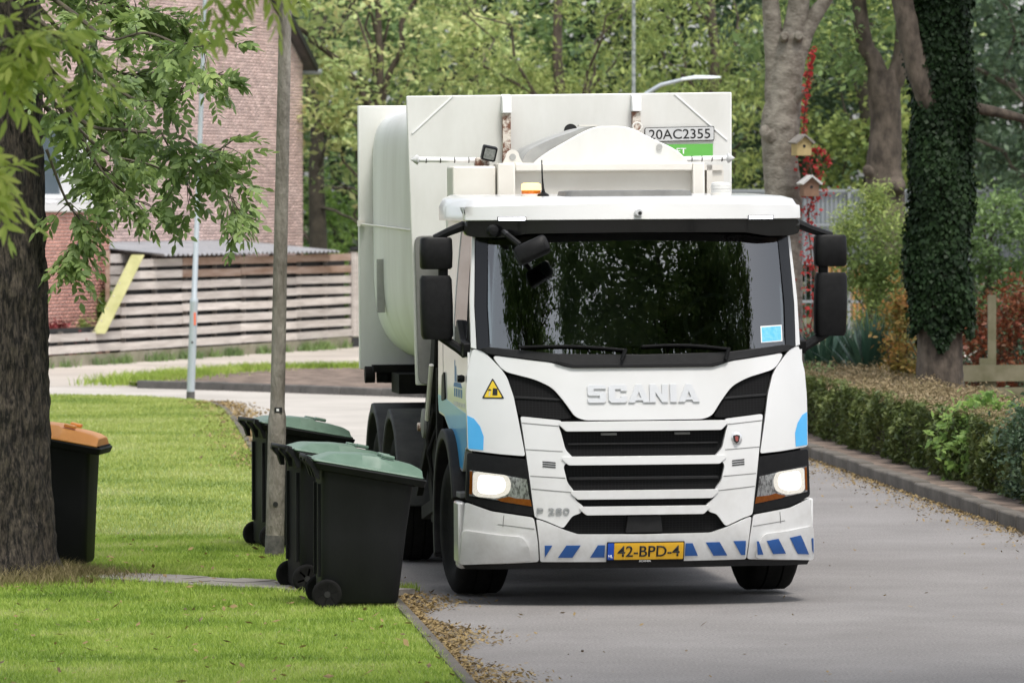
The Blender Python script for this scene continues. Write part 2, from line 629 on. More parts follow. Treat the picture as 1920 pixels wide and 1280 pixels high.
sheet('side_street', sl_, 0.004, M['oldpave'])

# grass verge with a flat concrete edging along the road
VERGE = offset_line(LEFT, -0.05)
verge_poly = VERGE + [(-30, -60)]
sheet('grass_verge', [p for p in verge_poly], 0.035, M['turf'])
ed = [p for p in LEFT if 15 < p[1] < 81]
edo = offset_line(ed, -0.075)
edge = MB()
rs = []
for (a, b) in zip(ed, edo):
    rs.append([(a[0], a[1], -0.02), (a[0], a[1], 0.05), (b[0], b[1], 0.055), (b[0], b[1], -0.02)])
edge.rings(rs)
tag(edge.build('edging', M['kerb']), kind='structure')

# slab path that crosses the verge from the road to the left
path = bpy.data.objects.new('path', None)
COL.objects.link(path)
path['kind'] = 'structure'
PA, PB = Vector((-1.12, 40.58)), Vector((-7.6, 45.9))
pd = (PB - PA).normalized()
pn = Vector((pd.y, -pd.x))           # away from the camera
path.location = (PA.x, PA.y, 0.0)
me_slab = None
for i in range(22):
    for j in range(2):
        if me_slab is None:
            o = MB().box((0.003, 0.003, -0.05), (0.332, 0.332, 0.0)).build('paving_slab', M['slab'], path)
            me_slab = o.data
        else:
            o = bpy.data.objects.new('paving_slab', me_slab)
            COL.objects.link(o)
            o.parent = path
        q = pd * (0.335 * i) + pn * (0.335 * (j + 1))
        o.location = (q.x, q.y, 0.062 + random.uniform(-0.006, 0.006))
        o.rotation_euler = (random.uniform(-.01, .01), random.uniform(-.01, .01), math.atan2(pd.y, pd.x))

# right-hand kerb of single stones, dark soil behind it
kb = bpy.data.objects.new('kerb', None)
COL.objects.link(kb)
kb['kind'] = 'structure'
kpts = resample([p for p in RIGHT if 20 < p[1] < 80], 1.0)
me_k = None
for a, b in zip(kpts, kpts[1:]):
    a, b = Vector(a), Vector(b)
    t = (b - a)
    if me_k is None:
        o = MB().box((0.004, -0.16, -0.1), (0.996, 0.0, 0.14)).build('kerb_stone', M['kerb'], kb, bevel=0.018)
        me_k = o.data
    else:
        o = bpy.data.objects.new('kerb_stone', me_k)
        COL.objects.link(o)
        o.parent = kb
        bv = o.modifiers.new('bevel', 'BEVEL')
        bv.width = 0.018
        bv.segments = 2
        bv.limit_method = 'ANGLE'
    o.location = (a.x, a.y, random.uniform(-0.008, 0.008))
    o.rotation_euler = (0, 0, math.atan2(t.y, t.x) + random.uniform(-.008, .008))
RB = [p for p in RIGHT if p[1] > -40 and p[1] < 80.5]
sheet('garden_soil', offset_line(RB, 0.14) + [(60, 85), (60, -40)], 0.08, M['soil'])

# planting bed and pavement in the background
BED = smoothline([(-5.75, 88.3), (-4.4, 87.2), (-2.14, 84.8), (0.2, 82.6)], 4)
bed_back = [(3.0, 95), (-2.0, 97.5), (-4.2, 97.0), (-5.4, 93.0), (-6.0, 89.2)]
sheet('pavement', [(-30, 90), (-7.0, 88.9), (-5.75, 88.3)] + [(0.2, 82.6), (3, 82), (12, 118), (-4, 118), (-12, 97), (-30, 97)], 0.006, M['pavement'])
bed = sheet('planting_bed', offset_line(BED, -0.1) + bed_back, 0.075, M['soil'])
dk = bpy.data.objects.new('bed_kerb', None)
COL.objects.link(dk)
dk['kind'] = 'structure'
bp = resample(BED, 0.9)
for a, b in zip(bp, bp[1:]):
    m = MB().beam((a[0], a[1], 0.06), (a[0] + (b[0] - a[0]) * .99, a[1] + (b[1] - a[1]) * .99, 0.06 + random.uniform(-.01, .01)), 0.14, 0.13)
    m.build('kerb_stone', M['darkkerb'], dk, bevel=0.015)

# grass: single blades
def blades(name, P, z, h, w, mat, lean=0.35, kind='stuff', label=None, cat=None, parent=None):
    n = len(P)
    a = rng.random(n) * 2 * np.pi
    hh = h * (0.5 + rng.random(n) * 0.8) if np.isscalar(h) else h * (0.5 + rng.random(n) * 0.8)
    l = lean * (0.3 + rng.random(n)) * hh
    la = rng.random(n) * 2 * np.pi
    bx = np.stack([np.cos(a), np.sin(a), np.zeros(n)], 1) * (w / 2)
    base = np.stack([P[:, 0], P[:, 1], np.full(n, z)], 1)
    mid = base + np.stack([np.cos(la) * l * .35, np.sin(la) * l * .35, hh * .6], 1)
    tip = base + np.stack([np.cos(la) * l, np.sin(la) * l, hh], 1)
    V = np.stack([base - bx, base + bx, mid + bx * .7, mid - bx * .7, tip], 1).reshape(-1, 3)
    i0 = np.arange(n)[:, None] * 5
    F = np.concatenate([i0 + np.array([[0, 1, 2]]), i0 + np.array([[0, 2, 3]]), i0 + np.array([[3, 2, 4]])], 0)
    o = finish(name, np_mesh(name, V, F), mat, parent)
    return tag(o, label, cat, kind=kind)

M['grass'] = leafmat('grass_blades', [(0.08, 0.14, 0.02), (0.18, 0.28, 0.036), (0.27, 0.37, 0.058), (0.37, 0.45, 0.10), (0.48, 0.47, 0.22)], 0.35, 1.1, 0.6, ncon=1.7)
M['drygrass'] = leafmat('dry_grass', [(0.07, 0.085, 0.025), (0.15, 0.13, 0.05), (0.26, 0.21, 0.11), (0.12, 0.13, 0.03)], 0.25, 1.5, 0.7)
def on_path(P):
    q = P - np.array([PA.x, PA.y])
    v = q @ np.array([pn.x, pn.y])
    u = q @ np.array([pd.x, pd.y])
    return (u > -0.02) & (v > 0.0 + 0.03 * np.sin(u * 9)) & (v < 0.65 + 0.03 * np.sin(u * 7))
vx = [p for p in VERGE if 31 < p[1] < 84.5]
near = [p for p in vx if p[1] <= 49] 
yn = near[-1][1]
nearp = near + [(-5.2, yn), (-3.7, near[0][1])]
P = tri_inside(nearp, 190000)
P = P[~on_path(P)]
blades('grass', P, 0.03, 0.034, 0.006, M['grass'], 0.7, label='short mown green grass on the verge by the tree', cat='grass')
farp = [near[-1]] + [p for p in vx if p[1] > yn] + [(-10, 84.5), (-10, 70), (-5.2, yn)]
P = tri_inside(farp, 150000)
M['fargrass'] = leafmat('sun_tinted_grass_blades', [(0.12, 0.18, 0.03), (0.23, 0.30, 0.06), (0.33, 0.38, 0.09), (0.42, 0.45, 0.15), (0.46, 0.46, 0.24)], 0.35, 0.55, 0.6, ncon=1.7)  # paler, yellower copy of the grass colours, with the sunlight painted in
blades('grass', P, 0.03, 0.034, 0.011, M['fargrass'], 0.7, label='mown green grass running back to the side street', cat='grass')
# longer tufts: path edges, round the posts and bins
tf_ = []
for u in np.arange(0.1, 3.2, 0.006):
    for vv in (0.72, 0.80, -0.1):
        tf_.append(np.array([PA.x, PA.y]) + np.array([pd.x, pd.y]) * u + np.array([pn.x, pn.y]) * (vv + rng.normal() * 0.07))
P = np.array(tf_)
P = P[rng.random(len(P)) < .5]
P = np.repeat(P, 7, 0) + rng.normal(size=(len(P) * 7, 2)) * 0.03
blades('grass', P[~on_path(P)], 0.03, 0.055, 0.006, M['grass'], 0.8, label='longer grass tufts along the edges of the slab path', cat='grass')

# ------------------------------------------------------------------ the truck (local: x across, y towards the rear, z up; 0 = front of bumper)
TRUCK_LOC, TRUCK_ROT = (0.937, 40.0, 0.008), (0, R(-0.35), R(7))
truck = thing('refuse_truck', 'white side loading refuse truck with blue and white striped bumper and lit headlights', 'truck', TRUCK_LOC, TRUCK_ROT)
ZP = [(0.2, .09), (.3, .06), (.42, .015), (.55, .0), (.9, .0), (1.3, .03), (1.6, .085), (1.75, .12), (1.95, .158), (2.15, .208), (2.35, .268), (2.55, .338), (2.72, .405), (3, .53)]
_zx, _zy = np.array(ZP).T
def front(x, z):
    if z > 1.75:                      # windscreen: one smooth curve
        y = .12 + .225 * (z - 1.75) + .072 * (z - 1.75) ** 2
    else:
        y = float(np.interp(z, _zx, _zy))
    t = abs(x) / 1.2
    return y + .10 * t * t + .20 * t ** 4.5

def panel(name, poly, off, thick, mat, parent=truck, bevel=.006, step=.08, zs=(.3, .42, .55, .9, 1.3, 1.6, 1.75, 1.85, 1.95, 2.05, 2.15, 2.25, 2.35, 2.45, 2.55, 2.65), surf=front, smooth=30, seg=2):
    """a sheet cut to an outline (x, z), laid on the curved front and given thickness"""
    bm = bmesh.new()
    f = bm.faces.new([bm.verts.new((x, 0, z)) for x, z in poly])
    for x in np.arange(-1.36, 1.37, step):
        bmesh.ops.bisect_plane(bm, geom=bm.verts[:] + bm.edges[:] + bm.faces[:], plane_co=(float(x), 0, 0), plane_no=(1, 0, 0), dist=1e-5)
    for z in zs:
        bmesh.ops.bisect_plane(bm, geom=bm.verts[:] + bm.edges[:] + bm.faces[:], plane_co=(0, 0, z), plane_no=(0, 0, 1), dist=1e-5)
    bmesh.ops.triangulate(bm, faces=[g for g in bm.faces if len(g.verts) > 4])
    bm.verts.index_update()
    n = len(bm.verts)
    V = [v.co.copy() for v in bm.verts]
    A = [(v.x, surf(v.x, v.z) - off, v.z) for v in V]
    B = [(v.x, surf(v.x, v.z) - off + thick, v.z) for v in V]
    fs = []
    for g in bm.faces:
        ids = [v.index for v in g.verts]
        fs.append(tuple(ids))
        fs.append(tuple(i + n for i in reversed(ids)))
    for e in bm.edges:
        if e.is_boundary:
            i, j = e.verts[0].index, e.verts[1].index
            fs.append((i, j, j + n, i + n))
    bm.free()
    mb = MB()
    mb.add(A + B, fs)
    return mb.build(name, mat, parent, smooth, bevel, seg)

def sym(half):
    """mirror a right-hand half outline (starting and ending on x = 0)"""
    return half + [(-x, z) for x, z in reversed(half) if x > 1e-6]

def flip(poly):
    return [(-x, z) for x, z in reversed(poly)]

def side(name, poly, off, thick, mat, sgn=-1, parent=truck, bevel=.005):
    """a sheet cut to an outline (y, z), laid on the cab side; off = proud of the skin"""
    def wid(z):
        return 1.195 - 0.075 * max(0.0, (z - 1.85) / 0.85) ** 1.3
    bm = bmesh.new()
    bm.faces.new([bm.verts.new((0, y, z)) for y, z in poly])
    for z in np.arange(1.85, 2.8, .1):
        bmesh.ops.bisect_plane(bm, geom=bm.verts[:] + bm.edges[:] + bm.faces[:], plane_co=(0, 0, float(z)), plane_no=(0, 0, 1), dist=1e-5)
    bmesh.ops.triangulate(bm, faces=[g for g in bm.faces if len(g.verts) > 4])
    bm.verts.index_update()
    n = len(bm.verts)
    V = [v.co.copy() for v in bm.verts]
    A = [(sgn * (wid(v.z) + off), v.y, v.z) for v in V]
    B = [(sgn * (wid(v.z) + off - thick), v.y, v.z) for v in V]
    fs = []
    for g in bm.faces:
        ids = [v.index for v in g.verts]
        fs.append(tuple(ids))
        fs.append(tuple(i + n for i in reversed(ids)))
    for e in bm.edges:
        if e.is_boundary:
            i, j = e.verts[0].index, e.verts[1].index
            fs.append((i, j, j + n, i + n))
    bm.free()
    mb = MB()
    mb.add(A + B, fs)
    return mb.build(name, mat, parent, 30, bevel)

# dark backing behind the panel seams; black blocks added to stop light showing through
panel('front_backing', [(-1.17, .36), (1.17, .36), (1.17, 1.74), (-1.17, 1.74)], -.10, .05, M['under'], bevel=0)
mb = MB()
mb.box((-1.1, .55, .40), (1.1, 2.25, 1.05))
mb.box((-1.12, .75, 1.05), (1.12, 2.28, 1.50))
mb.build('cab_light_block', M['under'], truck)

# hood with the maker's name
hood = panel('hood', rnd(sym([(0, 1.668), (.525, 1.668), (.63, 1.705), (.76, 1.72), (1.045, 1.758), (.965, 1.645), (.75, 1.588), (.635, 1.532), (.55, 1.425), (.485, 1.328), (.42, 1.304), (0, 1.302)]), .05), .008, .05, M['white'], bevel=.012, seg=3)
def on_front(me, cx, cz, off, thick, mat, name, parent):
    bm = bmesh.new()
    bm.from_mesh(me)
    bmesh.ops.remove_doubles(bm, verts=bm.verts, dist=1e-5)
    r = bmesh.ops.extrude_face_region(bm, geom=bm.faces[:])
    back = [g for g in r['geom'] if isinstance(g, bmesh.types.BMVert)]
    for v in bm.verts:
        v.co.x += cx
        v.co.z += cz
        v.co.y = front(v.co.x, v.co.z) - off
    for v in back:
        v.co.y -= thick
    bmesh.ops.recalc_face_normals(bm, faces=bm.faces)
    bm.to_mesh(me)
    bm.free()
    return finish(name, me, mat, parent)
# SCANIA: wide block letters drawn as outlines (unit cell 1 x 1)
def block_letters():
    """each letter as convex pieces that meet edge to edge (unit cell)"""
    L = {}
    L['S'] = [[(.12, 1), (0, .89), (0, .77), (1, .77), (1, .92), (.91, 1)], [(0, .60), (.34, .60), (.34, .77), (0, .77)],
              [(0, .50), (.08, .39), (1, .39), (1, .50), (.92, .60), (0, .60)], [(.66, .23), (1, .23), (1, .39), (.66, .39)],
              [(0, .08), (.09, 0), (.88, 0), (1, .11), (1, .23), (0, .23)]]
    L['C'] = [[(.14, 1), (0, .86), (0, .75), (1, .75), (1, .9), (.9, 1)], [(0, .25), (.36, .25), (.36, .75), (0, .75)],
              [(0, .14), (.14, 0), (.9, 0), (1, .1), (1, .25), (0, .25)], [(.66, .64), (1, .64), (1, .75), (.66, .75)], [(.66, .25), (1, .25), (1, .36), (.66, .36)]]
    L['A'] = [[(-.05, 0), (.30, 0), (.53, .60), (.53, 1), (.37, 1)], [(.53, 1), (.53, .60), (.76, 0), (1.12, 0), (.69, 1)], [(.345, .12), (.715, .12), (.655, .27), (.405, .27)]]
    L['N'] = [[(0, 0), (.32, 0), (.32, 1), (0, 1)], [(.68, 0), (1, 0), (1, 1), (.68, 1)], [(.32, 1), (.32, .55), (.68, 0), (.68, .45)]]
    L['I'] = [[(0, 0), (0, 1), (.36, 1), (.36, 0)]]
    return L
def letters(word, x0, x1, z0, z1, off, thick, mat, name, parent):
    L = block_letters()
    adv = {'S': 1.14, 'C': 1.12, 'A': 1.12, 'N': 1.12, 'I': .50}
    tot = sum(adv[c] for c in word) - .1
    sx = (x1 - x0) / tot
    mb = MB()
    x = 0
    for c in word:
        for poly in L[c]:
            q = [(x0 + (x + px) * sx, z0 + pz * (z1 - z0)) for px, pz in poly]
            n = len(q)
            mb.add([(u, front(u, v) - off - thick, v) for u, v in q] + [(u, front(u, v) - off, v) for u, v in q],
                   [tuple(range(n)), tuple(range(2 * n - 1, n - 1, -1))] + [(i, i + n, (i + 1) % n + n, (i + 1) % n) for i in range(n)])
        x += adv[c]
    return mb.build(name, mat, parent, smooth=None)
letters('SCANIA', -.395, .385, 1.425, 1.55, .006, .014, M['chrome'], 'lettering', hood)

# wing grilles, centre frame, slats
for s in (1, -1):
    q = [(.935, 1.622), (.75, 1.578), (.64, 1.522), (.565, 1.425), (.50, 1.318), (.57, 1.312), (.865, 1.338)]
    q = rnd(q, .02)
    wg = panel('wing_grille', q if s > 0 else flip(q), -.022, .03, M['grille'])
    b = [(.90, 1.475), (.575, 1.455), (.575, 1.44), (.898, 1.458)]
    panel('grille_bar', b if s > 0 else flip(b), -.012, .02, M['cowl'], wg, bevel=.002)
    blk = [(.575, 1.302), (.86, 1.332), (.822, 1.035), (.772, .627), (.70, .605), (.574, .550), (.512, .636), (.452, .655), (.43, .70), (.49, .747), (.50, .812), (.545, .87), (.572, .985), (.505, 1.045), (.52, 1.062), (.555, 1.10), (.585, 1.222), (.60, 1.262)]
    blk = rnd(blk, .02, 3)
    fr_ = panel('grille_surround', blk if s > 0 else flip(blk), .0, .05, M['white'], bevel=.008)
    for zz in (.972, .988, 1.004):
        v = [(.625, zz), (.715, zz + .008), (.715, zz + .016), (.625, zz + .008)]
        panel('vent_slot', v if s > 0 else flip(v), .0035, .004, M['ink'], fr_, bevel=0)
    for (xa, za, xb, zb) in ((.60, 1.262, .852, 1.285), (.575, 1.085, .83, 1.10), (.56, .90, .80, .915), (.52, .80, .79, .825)):
        v = [(xa, za), (xb, zb), (xb, zb + .0045), (xa, za + .0045)]
        panel('seam', v if s > 0 else flip(v), .0025, .003, M['darkgrey'], fr_, bevel=0)
panel('grille_mesh', [(-.64, .49), (.64, .49), (.64, 1.31), (-.64, 1.31)], -.055, .03, M['grille'], bevel=0)
for z0, z1, xe in ((1.226, 1.294, .60), (.99, 1.050, .585), (.750, .812, .525), (.64, .70, .465)):
    panel('grille_slat', rnd(sym([(0, z0), (xe - .05, z0), (xe, z0 + .008 + (z1 - z0) * .6), (xe - .01, z1), (0, z1)]), .01, 2), .010, .06, M['white'], bevel=.014, seg=3)
for z0, z1, xe in ((.885, .905, .53), (1.13, 1.142, .53)):
    panel('grille_bar', sym([(0, z0), (xe, z0), (xe, z1), (0, z1)]), -.035, .02, M['cowl'], bevel=.003)
for xx in (-.30, .22):
    panel('strobe_lamp', [(xx, 1.196), (xx + .11, 1.196), (xx + .11, 1.212), (xx, 1.212)], -.03, .03, M['darkgrey'], bevel=.002)
panel('radar_cover', rnd([(-.135, .515), (.125, .515), (.115, .628), (-.12, .628)], .012), -.02, .03, M['cowl'])
# round crest badge
bd = MB().lathe([(.0, .016), (.028, .016), (.036, .010), (.044, .0)], 'y', (0, 0, 0), 20)
bd.v = [(x + .658, front(.658, 1.165) - y, z * 1.08 + 1.165) for x, y, z in bd.v]
bdo = bd.build('badge', M['chrome'], truck)
panel('crest', [(.632, 1.185), (.64, 1.145), (.658, 1.128), (.676, 1.145), (.684, 1.185), (.658, 1.19)], .0215, .006, M['ink'], bdo, bevel=0)
panel('crest', [(.645, 1.18), (.65, 1.15), (.66, 1.142), (.671, 1.155), (.668, 1.18)], .0245, .003, M['badge'], bdo, bevel=0)
me = text_mesh('lettering', 'P 280', .225, .042, .0)
on_front(me, -.645, .672, .004, .006, M['silver'], 'lettering', truck)

# corner panels, headlights, bumper corners (both sides)
for s in (1, -1):
    S = (lambda p: p) if s > 0 else flip
    cp = panel('corner_panel', S(rnd([(1.165, 1.80), (1.10, 1.785), (1.055, 1.745), (.975, 1.655), (.942, 1.60), (.903, 1.47), (.832, 1.055), (1.0, 1.068), (1.212, 1.092), (1.215, 1.45), (1.205, 1.62)], .02, 3)), .006, .05, M['white'], bevel=.010, seg=3)
    panel('blue_film', S([(1.212, 1.335), (1.17, 1.315), (1.13, 1.26), (1.108, 1.19), (1.112, 1.095), (1.208, 1.102)]), .009, .004, M['blue'], cp, bevel=0, step=.03)
    hs_ = panel('headlight_surround', S(rnd([(.825, 1.032), (1.0, 1.05), (1.215, 1.075), (1.228, .74), (1.05, .675), (.775, .635)], .02, 3)), .0, .05, M['black'])
    lens = [(.818, .900), (1.0, .933), (1.208, .962), (1.214, .765), (1.0, .735), (.79, .700)]
    hl = panel('headlight', S(rnd(lens, .012, 2)), .004, .008, M['lampglass'], bevel=.003, step=.05)
    panel('reflector', S([(.825, .893), (1.0, .925), (1.20, .952), (1.206, .772), (1.0, .742), (.80, .708)]), .0015, .006, M['reflector'], hl, bevel=0, step=.04)
    panel('beam_bowl', S(rnd([(.95, .920), (1.18, .946), (1.184, .79), (1.16, .768), (1.03, .757), (.945, .79), (.928, .86)], .03, 3)), .0028, .003, M['beamsoft'], hl, bevel=0, step=.04)
    panel('main_beam', S(rnd([(.985, .908), (1.145, .925), (1.152, .82), (1.13, .792), (1.04, .784), (.978, .81), (.965, .86)], .04, 4)), .0035, .003, M['beam'], hl, bevel=0, step=.04)
    panel('indicator', S([(.792, .704), (1.0, .738), (1.03, .752), (.945, .772), (.90, .760), (.80, .752)]), .003, .003, M['amber'], hl, bevel=0, step=.04)
    panel('side_marker', S([(1.183, .945), (1.200, .948), (1.205, .785), (1.188, .78)]), .003, .003, M['amber'], hl, bevel=0, step=.04)
    bc = panel('bumper_corner', S(rnd([(1.228, .725), (1.06, .665), (.778, .625), (.752, .47), (.738, .312), (1.0, .296), (1.255, .285), (1.25, .50)], .02, 3)), .004, .06, M['white'], bevel=.012, seg=3)
    panel('bumper_lip', S(rnd([(1.252, .53), (1.0, .500), (.86, .490), (.815, .43), (.795, .318), (1.0, .302), (1.268, .280)], .03, 3)), .028, .06, M['white'], bevel=.014, seg=3)
    v = [(.775, .545), (1.02, .575), (1.02, .579), (.775, .549)]
    panel('seam', S(v), .0065, .003, M['darkgrey'], bc, bevel=0)
    v = [(1.02, .577), (1.035, .577), (1.005, .632), (.99, .632)]
    panel('seam', S([(.985, .56), (.989, .56), (.982, .64), (.978, .64)]), .0065, .003, M['darkgrey'], bc, bevel=0)
    # chin that hangs below the corner and the wheel-side return
    mb = MB()
    mb.prism([(s * 1.27, .285), (s * 1.27, .72), (s * 1.215, .72), (s * 1.215, .285)] if s > 0 else [(-1.215, .285), (-1.215, .72), (-1.27, .72), (-1.27, .285)], .43, .72)
    mb.build('bumper_return', M['white'], truck, bevel=.015)
    mb = MB()
    mb.box((s * 1.19 - .06, .60, .24), (s * 1.19 + .06, .80, .38))
    mb.build('bumper_tip', M['white'], truck, bevel=.02)
cen = panel('bumper', rnd(sym([(0, .502), (.47, .506), (.562, .537), (.70, .595), (.762, .615), (.745, .47), (.730, .312), (0, .308)]), .015, 3), .012, .06, M['white'], bevel=.010, seg=3)
panel('bumper_lower_edge', sym([(0, .262), (.74, .262), (1.22, .25), (1.25, .30), (0, .315)]), -.02, .08, M['cowl'], bevel=.006)
for q in ([(-.705, .43), (-.652, .43), (-.70, .345)], [(-.555, .43), (-.455, .43), (-.51, .342), (-.61, .342)], [(-.335, .43), (-.285, .43), (-.285, .342), (-.385, .342)],
          [(.285, .436), (.335, .436), (.378, .345), (.285, .345)], [(.43, .44), (.53, .44), (.59, .343), (.49, .343)], [(.63, .445), (.722, .445), (.722, .343), (.692, .343)]):
    panel('blue_stripe', q, .0155, .004, M['navy'], cen, bevel=0)
for q in ([(.80, .44), (.815, .44), (.855, .343), (.812, .343)], [(.875, .44), (.965, .452), (1.03, .343), (.93, .343)], [(1.055, .455), (1.145, .468), (1.222, .325), (1.125, .335)], [(1.235, .44), (1.252, .44), (1.262, .33), (1.25, .35)]):
    panel('blue_stripe', q, .0315, .004, M['navy'], cen, bevel=0, step=.04)

# licence plate
pl = panel('licence_plate', [(-.272, .306), (.276, .306), (.276, .452), (-.272, .452)], .034, .02, M['black'], bevel=.004)
panel('plate_face', rnd([(-.222, .326), (.268, .326), (.268, .444), (-.222, .444)], .006, 2), .0375, .004, M['plate'], pl, bevel=0)
panel('country_band', rnd([(-.268, .326), (-.224, .326), (-.224, .444), (-.268, .444)], .006, 2), .0378, .004, M['eublue'], pl, bevel=0)
me = text_mesh('lettering', '42-BPD-4', .44, .078, .012)
on_front(me, .022, .385, .0385, .0012, M['ink'], 'lettering', pl)
me = text_mesh('lettering', 'NL', .030, .022, .02)
on_front(me, -.246, .350, .0385, .0012, M['print'], 'lettering', pl)
me = text_mesh('lettering', 'SCANIA', .085, .014, .03)
on_front(me, .0, .315, .0345, .0012, M['print'], 'lettering', pl)
# warning triangle on the corner panel
wt = panel('warning_sticker', rnd([(-1.115, 1.455), (-.965, 1.455), (-1.04, 1.600)], .012, 3), .0085, .003, M['ink'], bevel=0, step=.04)
panel('sticker_face', rnd([(-1.100, 1.464), (-.980, 1.464), (-1.04, 1.582)], .01, 3), .0100, .002, M['warn'], wt, bevel=0, step=.04)
panel('pictogram', [(-1.045, 1.478), (-1.012, 1.478), (-1.010, 1.525), (-1.040, 1.528)], .0112, .0015, M['ink'], wt, bevel=0)
panel('pictogram', [(-1.075, 1.510), (-1.066, 1.523), (-1.050, 1.518), (-1.052, 1.512)], .0112, .0015, M['ink'], wt, bevel=0)
panel('pictogram', [(-1.070, 1.473), (-1.062, 1.473), (-1.056, 1.505), (-1.064, 1.505)], .0112, .0015, M['logogrey'], wt, bevel=0)

# windscreen, frame, cowl
ws = panel('windscreen', rnd(sym([(0, 1.735), (.6, 1.745), (1.065, 1.80), (1.075, 2.1), (1.05, 2.64), (0, 2.65)]), .05), .004, .006, M['glass'], bevel=0, step=.04, zs=[1.75 + .045 * k for k in range(20)], smooth=60)
for s in (1, -1):
    S = (lambda p: p) if s > 0 else flip
    panel('screen_pillar', S([(1.055, 1.77), (1.135, 1.80), (1.14, 2.1), (1.115, 2.64), (1.035, 2.64), (1.062, 2.1)]), .010, .05, M['gloss'], bevel=.008, step=.04)
    panel('pillar_trim', S([(1.139, 1.80), (1.175, 1.81), (1.170, 2.15), (1.135, 2.64), (1.119, 2.64), (1.144, 2.1)]), .004, .05, M['white'], bevel=.006, step=.04)
panel('cowl', rnd(sym([(0, 1.672), (.52, 1.672), (.635, 1.71), (.76, 1.726), (1.06, 1.765), (1.135, 1.80), (1.06, 1.815), (.6, 1.768), (0, 1.758)]), .015, 2), .016, .06, M['cowl'], bevel=.01)
panel('cowl_edge', rnd(sym([(0, 1.668), (.50, 1.668), (.62, 1.705), (.60, 1.722), (.48, 1.694), (0, 1.694)]), .01, 2), .028, .05, M['black'], bevel=.006)
panel('permit', [(.875, 1.835), (1.025, 1.845), (1.025, 1.945), (.875, 1.938)], .0065, .0015, M['sticker'], bevel=0)
panel('permit_edge', [(.867, 1.83), (1.033, 1.838), (1.033, 1.953), (.867, 1.946)], .0055, .0012, M['print'], bevel=0)
for x0, x1 in ((-.86, -.12), (.0, .62)):
    wp = MB()
    pts = [(x0 + (x1 - x0) * t, front(x0 + (x1 - x0) * t, 1.80) - .035, 1.815 - .025 * t + .018 * math.sin(t * 3.1)) for t in np.linspace(0, 1, 9)]
    wp.tube(pts, .009, 6)
    pts2 = [(x1 - .03 * t, front(x1, 1.75) - .04 - .01 * t, 1.80 - .08 * t) for t in np.linspace(0, 1, 4)]
    wp.tube(pts2, .014, 6)
    wp.build('wiper', M['black'], truck)

# sun visor and roof cap
def vis(x, z):
    return .27 + .27 * (abs(x) / 1.2) ** 4 + max(0, z - 2.78) * .9
vb = panel('sun_visor', rnd(sym([(0, 2.612), (.78, 2.607), (.95, 2.580), (1.12, 2.582), (1.20, 2.60), (1.20, 2.70), (0, 2.702)]), .03, 3), .0, .09, M['gloss'], surf=vis, step=.06, bevel=.008)
panel('visor_cover', rnd(sym([(0, 2.704), (1.205, 2.702), (1.20, 2.80), (0, 2.83)]), .012, 2), .018, .10, M['white'], surf=vis, step=.06, bevel=.015, seg=3)
for s in (1, -1):
    S = (lambda p: p) if s > 0 else flip
    mk_ = panel('marker_lamp', S([(.79, 2.698), (.985, 2.698), (.985, 2.728), (.79, 2.728)]), .021, .01, M['ink'], surf=vis, bevel=.002, step=.04)
    panel('marker_lens', S([(.797, 2.702), (.978, 2.702), (.978, 2.724), (.797, 2.724)]), .0235, .005, M['marker'], mk_, surf=vis, bevel=0, step=.04)
rc = MB()
rs = []
for t, inset, z in ((0, 0, 2.70), (.5, .0, 2.79), (.8, .05, 2.845), (1, .16, 2.868)):
    ring = []
    for x in np.linspace(-1, 1, 25):
        X = x * (1.19 - inset * .55)
        ring.append((X, vis(X, 2.72) + .03 + inset * 1.7, z))
    for x in np.linspace(1, -1, 9):
        ring.append((x * (1.19 - inset * .55), 2.28 - inset * .2, z + .02 * t))
    rs.append(ring)
rc.rings(rs)
rc.build('roof', M['white'], truck, smooth=50)
ca = MB().lathe([(.0, -.03), (.024, -.03), (.028, 0), (.028, .06)], 'y', (0, .235, 2.752), 14)
cam_o = ca.build('camera_pod', M['chrome'], truck)
MB().lathe([(.0, -.036), (.013, -.036), (.013, -.028)], 'y', (.004, .235, 2.748), 10).build('camera_lens', M['ink'], cam_o)
# roof hatch, beacons, aerial
MB().rings([rrect(.0, .95, .46, .28, .08, 2.865), rrect(.0, .95, .45, .27, .08, 2.905), rrect(.0, .95, .40, .22, .08, 2.912)]).build('roof_hatch', M['darkgrey'], truck)
for s, x in ((-1, -.66), (1, .715)):
    b = MB().lathe([(.075, 2.865), (.075, 2.885), (.066, 2.89)], 'z', (x, 1.05, 0), 20)
    bb = b.build('beacon', M['cream'], truck)
    MB().lathe([(.068, 2.889), (.070, 2.893), (.070, 2.912), (.066, 2.915)], 'z', (x, 1.05, 0), 24).build('beacon_ring', M['amber'] if s < 0 else M['clear'], bb)
    MB().lathe([(.066, 2.915), (.071, 2.918), (.071, 2.936), (.068, 2.939), (.071, 2.942), (.068, 2.958), (.055, 2.966), (.0, 2.968)], 'z', (x, 1.05, 0), 24).build('beacon_lens', M['amberlit'] if s < 0 else M['clear'], bb)
    MB().box((x - .11, 1.0, 2.862), (x + .12, 1.1, 2.872)).build('beacon_mount', M['darkgrey'], bb)
an = MB().lathe([(.045, 2.865), (.04, 2.885), (.015, 2.90), (.008, 2.93)], 'z', (-.585, .95, 0), 12)
an.tube([(-.585, .95, 2.92), (-.590, .955, 3.0), (-.593, .96, 3.13)], [.009, .006, .004], 6)
an.build('aerial', M['black'], truck)

